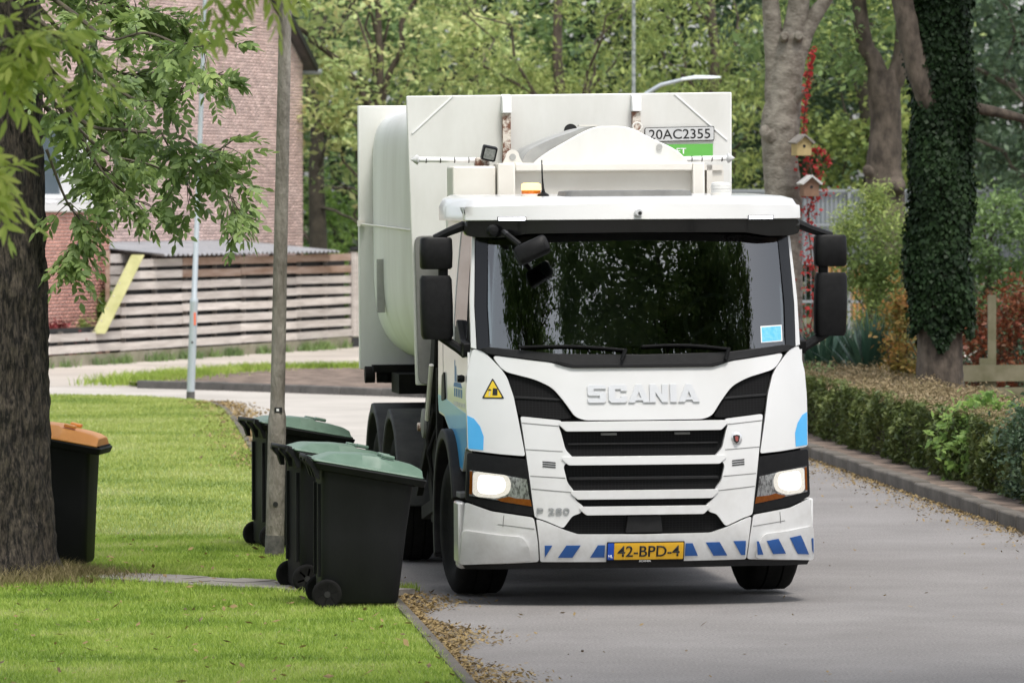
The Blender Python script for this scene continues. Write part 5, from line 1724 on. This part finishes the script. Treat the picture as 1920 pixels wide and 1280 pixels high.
def compound_leaves(B, D, length, lsize, pairs=4, width=.34):
    """pinnate leaves: paired pointed leaflets along a drooping stalk"""
    n = len(B)
    D = D / np.linalg.norm(D, axis=1)[:, None]
    side_ = np.cross(D, rng.normal(size=(n, 3)) * .5 + np.array([0, 0, 1.0]))
    side_ /= np.linalg.norm(side_, axis=1)[:, None] + 1e-9
    up = np.cross(side_, D)
    L = length * (.7 + .6 * rng.random(n))[:, None]
    VV = []
    for k in range(pairs + 1):
        t = .25 + .75 * k / pairs
        p = B + D * L * t - np.array([0, 0, 1.0]) * L * .22 * t * t
        for sg in ((-1, 1) if k < pairs else (0,)):
            dr = D * (.75 if sg else 1) + side_ * sg * .85 - np.array([0, 0, .25]) + rng.normal(size=(n, 3)) * .18
            dr /= np.linalg.norm(dr, axis=1)[:, None]
            wv = np.cross(dr, up + rng.normal(size=(n, 3)) * .35)
            wv /= np.linalg.norm(wv, axis=1)[:, None] + 1e-9
            l = lsize * (.75 + .5 * rng.random(n))[:, None]
            w = l * width / 2
            nn = np.cross(wv, dr)
            VV.append(np.stack([p, p + dr * l * .33 + wv * w, p + dr * l * .68 + wv * w * .75 - nn * l * .05, p + dr * l - nn * l * .12, p + dr * l * .68 - wv * w * .75 - nn * l * .05, p + dr * l * .33 - wv * w], 1))
    V = np.concatenate(VV).reshape(-1, 3)
    F = np.arange(len(V)).reshape(-1, 6)
    return V, F

def spray(branches, mb, twig_len, per_m, leaves_twig, spread=1.0):
    """side twigs along branch curves; returns leaf bases and directions"""
    B, D = [], []
    for pts, r0, dens in branches:
        pts = [Vector(p) for p in pts]
        sm = [Vector(p) for p in smoothline(pts, 5)]
        mb.tube(sm, [r0 * (1 - .8 * i / (len(sm) - 1)) for i in range(len(sm))], 6)
        L = sum((b - a).length for a, b in zip(sm, sm[1:]))
        for q in range(int(L * per_m * dens)):
            t = random.random() ** .8 * (len(sm) - 1.001)
            i = int(t)
            p = sm[i].lerp(sm[i + 1], t - i)
            d = (sm[i + 1] - sm[i]).normalized()
            o = Vector((random.gauss(0, 1), random.gauss(0, 1), random.gauss(-.15, .7))) * spread + d * .8
            o.normalize()
            l = twig_len * random.uniform(.5, 1.3)
            e = p + o * l - Vector((0, 0, l * .25))
            mb.tube([p, p.lerp(e, .5) + Vector((0, 0, l * .06)), e], [r0 * .22 + .002, .003, .002], 4, cap=False)
            for m_ in range(leaves_twig):
                s_ = random.uniform(.35, 1.0)
                B.append(p.lerp(e, s_))
                dd = o + Vector((random.gauss(0, .7), random.gauss(0, .7), random.gauss(-.25, .5)))
                D.append(dd)
    return np.array([tuple(b) for b in B]), np.array([tuple(d) for d in D])

def W2(px, py, d):
    """metres from the tree foot for a point of the hanging branches (measured at 253 px per metre)"""
    px = 100 + (px - 100) * .92
    py = py - .06 * max(0, py)
    return (-3.363 + (px - 109) / 253.0 + 3.84, d - 42.55, 2.8 - (py - 388) / 253.0)
br = [([W2(40, -40, 42.4), W2(150, 30, 41.9), W2(230, 85, 41.6), W2(310, 75, 41.3), W2(400, 105, 41.0), W2(475, 90, 40.8)], .02, .8),
      ([W2(70, 40, 42.4), W2(200, 150, 42.0), W2(290, 205, 41.7), W2(380, 185, 41.5), W2(462, 150, 41.3)], .018, .9),
      ([W2(70, 100, 42.3), W2(160, 240, 42.1), W2(260, 262, 42.0), W2(360, 272, 41.9), W2(430, 305, 41.8), W2(490, 270, 41.7)], .018, 1.0),
      ([W2(80, 180, 42.2), W2(200, 300, 42.4), W2(300, 330, 42.5), W2(400, 375, 42.5), W2(470, 395, 42.5)], .016, .6),
      ([W2(90, 130, 42.1), W2(180, 320, 42.6), W2(240, 385, 42.7), W2(275, 405, 42.8)], .016, 1.3),
      ([W2(95, 300, 42.0), W2(130, 400, 42.2), W2(165, 455, 42.3), W2(150, 505, 42.3)], .012, 1.5),
      ([W2(330, 270, 41.9), W2(365, 335, 41.9), W2(390, 385, 41.9)], .008, 1.6),
      ([W2(420, 300, 41.8), W2(455, 350, 41.8), W2(478, 425, 41.8)], .008, 1.6),
      ([W2(20, -60, 42.4), W2(150, -10, 43.0), W2(260, 10, 43.4), W2(330, 30, 43.6)], .02, 2.2),
      ([W2(60, 10, 42.9), W2(130, 90, 43.3), W2(220, 140, 43.6), W2(270, 130, 43.8)], .018, 2.3),
      ([W2(60, 110, 43.0), W2(130, 190, 43.4), W2(200, 220, 43.6), W2(260, 300, 43.8)], .018, 2.2),
      ([W2(60, 200, 43.0), W2(120, 270, 43.3), W2(200, 350, 43.5), W2(250, 340, 43.6)], .018, 1.7)]
mb = MB()
B, D = spray(br, mb, .16, 10.5, 4)
V, F = compound_leaves(B, D, .19, .080, 4, .46)
# the crown above the picture
mb2 = mb
for i in range(14):
    a = 2 * math.pi * i / 14
    limb(mb2, (-.05, 0, 5.0 + random.random() * 3), (2.9 * math.cos(a), 2.9 * math.sin(a), 8.0 + random.random() * 3), .09, .02, 6, .2, 7)
mb.build('branches', M['twig'], ash, smooth=60, fix=False)
finish('leaves', np_mesh('leaves', V, F), M['ash'], ash)
V, F, C = crown_mesh([((-.3, .5, 9.0), (3.4, 3.4, 2.6), 90)], 26, .35, .16)
finish('crown', np_mesh('crown', V, F), M['ash'], ash)

# --------------- a nearer ash out of the picture whose brightened leaves hang into the top left
na = thing('ash_tree', 'near ash tree whose blurred light green leaves hang into the top left corner', 'tree', (-6.6, 22.5, 0))
mb = MB()
mb.tube([(0, 0, 0), (.05, 0, 2), (.1, .1, 5), (0, .1, 9), (.1, 0, 13)], [.40, .32, .28, .2, .1], 14)
for i in range(16):
    a = 2 * math.pi * i / 16
    limb(mb, (.05, .05, 6 + random.random() * 4), (1.8 + 5.0 * math.cos(a), 5.0 * math.sin(a), 11 + random.random() * 4), .1, .02, 6, .2, 7)
def W3(px, py):
    return (6.6 + (px - 960) / 447.0, 1.5, 2.8 - (py - 388) / 447.0)
mb.tube(smoothline([(.05, .05, 5.0), (1.6, .6, 5.4), (3.4, 1.2, 4.9), (4.6, 1.5, 4.3)], 5), [.08 - .0035 * i for i in range(16)], 8)
br = [([(4.0, 1.4, 4.6), W3(-60, 10), W3(20, 40), W3(95, 65), W3(155, 105)], .007, .45),
      ([(4.0, 1.4, 4.6), W3(-60, 70), W3(10, 85), W3(50, 115)], .006, .5),
      ([(4.6, 1.5, 4.3), W3(300, -110), W3(370, -70), W3(405, -25)], .007, .4),
      ([(4.6, 1.5, 4.3), W3(440, -110), W3(500, -90), W3(545, -65)], .006, .4),
      ([(4.0, 1.4, 4.6), W3(-90, 230), W3(-60, 300), W3(-25, 330)], .006, .4)]
B, D = spray(br, mb, .10, 26, 2)
V, F = compound_leaves(B, D, .18, .098, 4, .25)
mb.build('trunk', M['barkdark'], na, smooth=60, fix=False)
finish('leaves', np_mesh('leaves', V, F), M['ashlight'], na)
V, F, C = crown_mesh([((-.2, 1.0, 14.0), (6.2, 6.2, 4.0), 330), ((-1.0, 1.0, 10.5), (4.5, 4.5, 2.0), 60)], 34, .5, .34)
finish('crown', np_mesh('crown', V, F), M['lmid'], na)

# --------------- street trees behind the viewpoint, mirrored in the windscreen
for (x, y, h, r_, lab) in ((20, 22, 17, 6.5, 'tall street tree far right of the road beyond the picture'),
                       (-9.5, 4, 19, 7.0, 'tall street tree left of the road behind the viewpoint'), (8.5, 19.5, 19, 8.2, 'broad street tree right of the road whose crown overhangs the road')):
    tree('street_tree', lab, (x, y, 0), h, .35, [((-x * (.6 if y > 30 else .25), 0, h - 3.5), (r_, r_, 4.0), 420), ((-x * .25, 0, h - 7), (r_ * .8, r_ * .8, 2.0), 70)], M['lmid'], M['barkdark'], 34, .5, .36, 24, 'street trees mirrored in the windscreen')

def bark_tube(mb, pts, rad, sides=22, amp=.10, fs=3.0):
    """a limb with lumpy bark: many rings, radius disturbed by noise"""
    P_ = [Vector(p) for p in smoothline(pts, 9)]
    Rr = [r[0] for r in smoothline([(r, 0) for r in rad], 9)]
    n0 = len(mb.v)
    mb.tube(P_, Rr, sides)
    for k, p in enumerate(P_):
        for i in range(sides):
            v = Vector(mb.v[n0 + k * sides + i])
            d = v - p
            q = mnoise.noise(v * fs * 2) * .6 + mnoise.noise(v * fs * 7) * .4 + mnoise.noise(v * fs * .9) * .7
            mb.v[n0 + k * sides + i] = tuple(p + d * (1 + amp * q))

# --------------- pale pollarded tree with red creeper
pt = thing('pollard_tree', 'pale barked tree with three upright limbs and cut branch stubs', 'tree', (3.42, 72, 0))
mb = MB()
bark_tube(mb, [(.02, 0, 0), (.0, 0, 1.2), (.0, 0, 2.4), (0, 0, 2.95), (-.04, 0, 3.5), (-.04, 0, 3.85), (.02, 0, 4.25), (.07, 0, 4.7), (.13, 0, 5.0), (.20, 0, 5.6), (.25, 0, 7.5)], [.30, .25, .235, .235, .225, .245, .215, .20, .15, .135, .09])
bark_tube(mb, [(-.04, 0, 3.8), (-.10, .02, 4.2), (-.09, .03, 4.55), (-.14, .05, 5.0), (-.17, .08, 5.6), (-.25, .1, 7.5)], [.12, .14, .135, .12, .105, .07])
bark_tube(mb, [(.12, 0, 4.55), (.26, 0, 4.95), (.42, .03, 5.25), (.58, .05, 5.5), (1.1, .1, 6.6)], [.12, .11, .095, .085, .06])
bark_tube(mb, [(-.14, -.12, 3.68), (-.22, -.16, 3.76), (-.23, -.2, 3.80)], [.12, .10, .03])
bark_tube(mb, [(.05, -.15, 2.78), (.10, -.22, 2.82), (.11, -.27, 2.84)], [.14, .11, .04])
bark_tube(mb, [(.10, -.10, 4.10), (.22, -.16, 4.24), (.25, -.18, 4.28)], [.07, .06, .055])
for x in (-.005, .175):
    bark_tube(mb, [(x, -.08, 4.90), (x, -.22, 4.94), (x, -.26, 4.945)], [.06, .06, .045])
mb.build('trunk', M['barkpale'], pt, smooth=60)
V, F, C = crown_mesh([((0, .3, 8.2), (2.4, 2.2, 1.7), 80)], 36, .3, .14)
finish('crown', np_mesh('crown', V, F), M['lmid'], pt)
rc_ = thing('creeper', 'bright red creeper hanging down beside the pale tree trunk', 'creeper', (3.75, 71.7, 0))
line = [(.02, 0, 4.75), (-.02, 0, 4.5), (-.06, 0, 4.2), (-.09, 0, 3.75), (-.02, 0, 3.35), (.04, 0, 3.0), (-.03, 0, 2.7), (.0, 0, 2.2), (.06, 0, 1.8), (-.02, 0, 1.2)]
sm = [Vector(p) for p in smoothline(line, 10)]
MB().tube(sm, .010, 5).build('stem', M['twig'], rc_)
P = []
for i, p in enumerate(sm):
    wdt = .022 if p.z > 3.6 else (.10 if 2.9 < p.z < 3.4 else .075)
    for q in range(10 if p.z < 3.5 else 7):
        P.append((p.x + random.gauss(0, wdt), p.y + random.gauss(0, .05), p.z + random.gauss(0, .05)))
for q in range(60):
    t = q / 60
    P.append((.03 + .22 * t + random.gauss(0, .025), random.gauss(0, .04), 3.52 - .10 * t * t - .22 * max(0, t - .6) + random.gauss(0, .02)))
V, F = leaf_cards(np.array(P), .052, .7, .6)
finish('leaves', np_mesh('leaves', V, F), M['lred'], rc_)

# --------------- knobbly tree further back
kt = thing('pollard_tree', 'brown knobbly pollarded tree standing back between pale and ivy trees', 'tree', (5.62, 86, 0))
mb = MB()
bark_tube(mb, [(0, 0, 0), (.05, 0, 1.5), (0, 0, 2.8), (-.02, 0, 3.4), (.0, 0, 4.0), (-.02, 0, 4.5), (-.05, 0, 4.85)], [.34, .30, .30, .27, .235, .25, .22])
bark_tube(mb, [(-.05, 0, 4.6), (-.18, 0, 5.0), (-.35, 0, 5.4), (-.5, 0, 7)], [.17, .13, .12, .08])
bark_tube(mb, [(.05, 0, 4.6), (.22, 0, 4.95), (.26, 0, 5.6), (.35, 0, 7)], [.17, .14, .11, .08])
bark_tube(mb, [(.12, -.2, 3.1), (.16, -.32, 3.14), (.17, -.36, 3.16)], [.16, .12, .05])
bark_tube(mb, [(-.2, -.1, 3.3), (-.28, -.16, 3.36), (-.3, -.2, 3.4)], [.12, .09, .04])
mb.build('trunk', M['barkbrown'], kt, smooth=60)
V, F, C = crown_mesh([((-.3, .3, 7.2), (2.4, 2.0, 2.0), 90), ((-1.0, .6, 5.3), (1.2, 1.0, .7), 22)], 36, .26, .13)
finish('crown', np_mesh('crown', V, F), M['lmid'], kt)

# --------------- ivy-clad tree
iv = thing('ivy_tree', 'tree trunk thickly clad in dark ivy behind the hedge', 'tree', (4.98, 66.5, 0))
mb = MB()
bark_tube(mb, [(0, 0, 0), (0, 0, .6), (.0, 0, 1.3), (.0, 0, 3), (.02, 0, 4.5), (.08, 0, 6), (.1, 0, 9)], [.34, .285, .265, .26, .25, .22, .15])
bark_tube(mb, [(-.02, -.1, 3.75), (-.2, -.22, 4.15), (-.34, -.24, 4.6), (-.46, -.2, 5.2), (-.9, -.1, 7.5)], [.15, .14, .13, .12, .07])
bark_tube(mb, [(.1, 0, 4.0), (.9, .2, 3.85), (1.6, .3, 3.6)], [.08, .05, .02])
mb.build('trunk', M['barkbrown'], iv, smooth=60)
n = 42000
z = .95 + (6.0 - .95) * rng.random(n)
a = rng.random(n) * 2 * np.pi
keep = (z > 1.30 + .10 * np.sin(a * 2 + 1.4) + .10 * np.sin(a * 5))
z, a = z[keep], a[keep]
rr = .315 + .04 * np.sin(a * 3 + z * 2.2) + .03 * np.sin(z * 5 + a) + np.abs(rng.normal(size=len(z))) * .035
P = np.stack([rr * np.cos(a), rr * np.sin(a), z], 1)
q = len(P)
dd = np.stack([np.cos(a) * .35, np.sin(a) * .35, np.full(q, -1.0)], 1) + rng.normal(size=(q, 3)) * .35
dd /= np.linalg.norm(dd, axis=1)[:, None]
nn = np.stack([np.cos(a), np.sin(a), np.full(q, .1)], 1) + rng.normal(size=(q, 3)) * .5
ss = np.cross(dd, nn)
ss /= np.linalg.norm(ss, axis=1)[:, None]
l = (.046 * (.5 + 1.1 * rng.random(q)))[:, None]
V = np.stack([P - dd * l * .5, P - dd * l * .1 + ss * l * .5, P + dd * l * .55, P - dd * l * .1 - ss * l * .5], 1).reshape(-1, 3)
finish('ivy', np_mesh('ivy', V, np.arange(len(V)).reshape(-1, 4)), M['livy'], iv)
V, F, C = crown_mesh([((.2, .3, 8.0), (2.6, 2.4, 2.2), 90)], 36, .3, .14)
finish('crown', np_mesh('crown', V, F), M['lmid'], iv)

# --------------- hedge along the right kerb
hl_ = [p for p in RIGHT if 47 < p[1] < 79]
h0, h1 = offset_line(hl_, .62), offset_line(hl_, 1.80)
hedge = thing('hedge', 'clipped hedge with dry brown top along the right kerb', 'hedge', (4.4, 60, 0))
core = MB()
core.rings([[(a[0] + .08 - 4.4, a[1] - 60, .05), (a[0] + .10 - 4.4, a[1] - 60, .66), (b[0] - .08 - 4.4, b[1] - 60, .68), (b[0] - 4.4, b[1] - 60, .05)] for a, b in zip(h0, h1)])
core.build('twigs', M['barkdark'], hedge)
def along(line, t):
    i = np.clip((t * (len(line) - 1)).astype(int), 0, len(line) - 2)
    f = t * (len(line) - 1) - i
    L = np.array(line)
    return L[i] * (1 - f)[:, None] + L[i + 1] * f[:, None]
n = 52000
t = rng.random(n)
p0 = along(h0, t)
z = .06 + .70 * rng.random(n) ** .8
bul = .07 * np.sin(p0[:, 1] * 2.1) * np.sin(z * 5) + .05 * np.sin(p0[:, 1] * 5.3 + z * 3)
P = np.stack([p0[:, 0] - bul + np.abs(rng.normal(size=n)) * .06 - .02 + .05 * (z > .6) - 4.4, p0[:, 1] - 60 + rng.normal(size=n) * .03, z + rng.normal(size=n) * .02], 1)
V, F = leaf_cards(P, .060, .45, .2)
finish('foliage', np_mesh('foliage', V, F), M['lhedge'], hedge)
n = 46000
t, v = rng.random(n), rng.random(n)
pp = along(h0, t) * (1 - v)[:, None] + along(h1, t) * v[:, None]
z = .72 + .05 * np.sin(pp[:, 1] * 1.7 + pp[:, 0] * 3) + np.abs(rng.normal(size=n)) * .045
P = np.stack([pp[:, 0] - 4.4, pp[:, 1] - 60, z], 1)
V, F = leaf_cards(P, .040, .30, -.2)
M['ldry'] = G('dry_hedge_top', [(0.09, 0.085, 0.03), (0.20, 0.155, 0.075), (0.30, 0.225, 0.13), (0.16, 0.15, 0.05)], .2, 2.2)
finish('dry_top', np_mesh('dry_top', V, F), M['ldry'], hedge)

def bush(name, label, loc, r, n, per, clr, leaf, mat, cat='shrub', group=None, aspect=.55):
    t = thing(name, label, cat, loc, group=group)
    V, F, C = crown_mesh([((0, 0, r[2] * .95), r, n)], per, clr, leaf, aspect)
    V[:, 2] = np.maximum(V[:, 2], .0)
    finish('foliage', np_mesh('foliage', V, F), mat, t)
    mb = MB()
    for i in rng.choice(len(C), min(14, len(C)), replace=False):
        limb(mb, (0, 0, 0), C[i], .018, .006, 4, .3, 5)
    mb.build('stems', M['twig'], t, fix=False)
    return t
bush('shrub', 'light green leafy shrub in front of the hedge at right', (4.72, 57.0, .05), (.32, 1.3, .42), 110, 34, .11, .085, M['lbright'])
bush('shrub', 'dense dark shrub at the right picture edge by the kerb', (4.92, 53.0, .05), (.30, 1.2, .47), 90, 60, .10, .05, M['ldark'])
bush('shrub', 'tall climbing shrub with yellow and orange leaves beside the ivy trunk', (4.84, 71.0, 0), (.19, .5, 1.0), 90, 30, .09, .06, M['lorange'])
bush('shrub', 'red and orange leaved creeper bush over the garden fence posts', (6.6, 74.5, 0), (.85, .5, .95), 150, 34, .12, .065, M['lrust'])
bush('shrub', 'low green shrub with yellow flecks under the right mirror', (3.80, 70.8, 0), (.26, .5, .45), 60, 30, .09, .05, M['lmid'])
bush('shrub', 'small dark red shrub at the porch wall behind the low fence', (-8.02, 100.8, .0), (.28, .3, .42), 50, 30, .08, .06, mk('dark_red_leaf', (.12, .012, .015), (.22, .03, .03), 9, rough=.6))
bush('shrub', 'small upright conifer beside the dark red shrub', (-7.62, 102.0, .0), (.16, .2, .42), 40, 30, .06, .05, M['lyellow'])
bush('shrub', 'leafy green climber behind the slanting board', (-7.25, 103.6, .5), (.2, .3, .40), 30, 20, .10, .12, M['lbright'])
bush('shrub', 'dark shrub filling the garden beyond the rail fence', (7.6, 78.5, 0), (1.5, 1.0, .7), 130, 34, .2, .10, M['ldark'])
bush('shrub', 'dark green undergrowth between the spiky plants and metal fence', (5.0, 80, 0), (1.6, .8, .42), 110, 34, .2, .10, M['ldark'])
for i, (x, h) in enumerate(((-3.55, .5), (-3.45, .32), (-5.9, .3))):
    tt = x
mbw = None
def yucca(label, loc, n, L):
    t = thing('yucca', label, 'plant', loc, group='spiky plants behind the hedge')
    V, F = [], []
    me_l = None
    V2, F2 = [], []
    for k in range(n):
        a = random.uniform(0, 2 * math.pi)
        el = math.radians(random.uniform(18, 85))
        l = L * random.uniform(.75, 1.1)
        d = Vector((math.cos(a) * math.cos(el), math.sin(a) * math.cos(el), math.sin(el)))
        s_ = Vector((-math.sin(a), math.cos(a), 0))
        b = Vector((0, 0, .25)) + d * .03
        pts = []
        for q, w in ((0, .026), (.4, .036), (.75, .024), (1, .001)):
            p = b + d * l * q - Vector((0, 0, .16 * l * q * q * math.cos(el)))
            pts += [p - s_ * w, p + s_ * w]
        o = len(V2)
        V2 += [tuple(p) for p in pts]
        F2 += [(o, o + 1, o + 3, o + 2), (o + 2, o + 3, o + 5, o + 4), (o + 4, o + 5, o + 7, o + 6)]
    finish('leaves', np_mesh('leaves', np.array(V2), np.array(F2)), M['lyucca'], t)
    MB().tube([(0, 0, 0), (0, 0, .35)], [.06, .05], 8).build('stem', M['barkbrown'], t)
yucca('large spiky yucca left of the ivy tree behind the hedge', (4.52, 72.0, .2), 130, 1.05)
yucca('spiky yucca partly behind the right mirror', (3.98, 73.0, .2), 110, 1.0)
yucca('smaller spiky yucca just left of the orange leaved shrub', (4.28, 75.0, .15), 80, 1.1)

# --------------- tall dry grass round the ash foot, weeds along the fence, fallen leaves
P = np.array([-3.72, 42.5]) + rng.normal(size=(9000, 2)) * np.array([.42, .42])
P = P[(P[:, 0] > -4.3)]
blades('long_grass', P, .03, .17 * np.exp(-np.linalg.norm(P - np.array([-3.72, 42.5]), axis=1) / .7) + .03, .007, M['drygrass'], .9, label='long dry grass round the foot of the ash tree', cat='grass')
wd = []
for k in range(30):
    t = rng.uniform(-2.5, 15)
    c = fp(t, -.08, 0)
    wd.append(np.array([c.x, c.y]) + rng.normal(size=(60, 2)) * np.array([.10, .12]))
blades('weeds', np.concatenate(wd), .0, .17, .02, M['lmid'], .8, label='weeds growing along the foot of the slat fence', cat='weeds')
bg_ = np.array(bed_back + [bed_back[0]])
wd = []
for a, b in zip(bg_[:-2], bg_[1:-1]):
    for k in range(500):
        wd.append(a + (b - a) * rng.random() + rng.normal(size=2) * .35)
blades('grass', np.repeat(np.array(wd), 6, 0) + rng.normal(size=(len(wd) * 6, 2)) * .08, .02, .14, .016, M['grass'], .6, label='grass strip behind the dark soil bed', cat='grass')

def litter(name, label, P, size, zz=.012):
    n = len(P)
    a = rng.random(n) * 2 * np.pi
    d = np.stack([np.cos(a), np.sin(a), rng.normal(size=n) * .35], 1)
    s_ = np.stack([-np.sin(a), np.cos(a), rng.normal(size=n) * .45], 1)
    l = (size * (.5 + rng.random(n)))[:, None]
    c = np.concatenate([P, (zz + rng.random(n) * .02)[:, None]], 1)
    V = np.stack([c - d * l * .5, c + s_ * l * .22, c + d * l * .5, c - s_ * l * .22], 1).reshape(-1, 3)
    o = finish(name, np_mesh(name, V, np.arange(n * 4).reshape(n, 4)), M['litter'])
    return tag(o, label, 'leaves', kind='stuff')
n = 3600
t = rng.random(n)
rl = [p for p in RIGHT if 45 < p[1] < 72]
P = along(rl, t)
P[:, 0] -= .02 + np.abs(rng.normal(size=n)) ** 1.5 * .16 
litter('fallen_leaves', 'yellow fallen leaves lying in the gutter of the right kerb', P, .032)
n = 6500
t = rng.random(n)
ll = [p for p in LEFT if 30 < p[1] < 44]
P = along(ll, t)
k = np.abs(rng.normal(size=n))
P[:, 0] += .0 + k * .13 * (1 + .7 * np.sin(P[:, 1] * 1.9))
litter('fallen_leaves', 'brown fallen leaves along the left road edge by the bins', P, .032, .008)
n = 2500
t = rng.random(n)
ll = [p for p in LEFT if 60 < p[1] < 81.5]
P = along(ll, t)
P[:, 0] += rng.normal(size=n) * .22
litter('fallen_leaves', 'brown leaves gathered where the verge rounds into the side street', P, .07, .03)
P = tri_inside(nearp, 420)
litter('fallen_leaves', 'few scattered dry leaves on the near verge grass', P, .05, .06)
P = np.stack([rng.uniform(-.5, 4.2, 160), rng.uniform(30, 58, 160)], 1)
litter('fallen_leaves', 'few scattered leaves on the open asphalt', P, .035, .004)
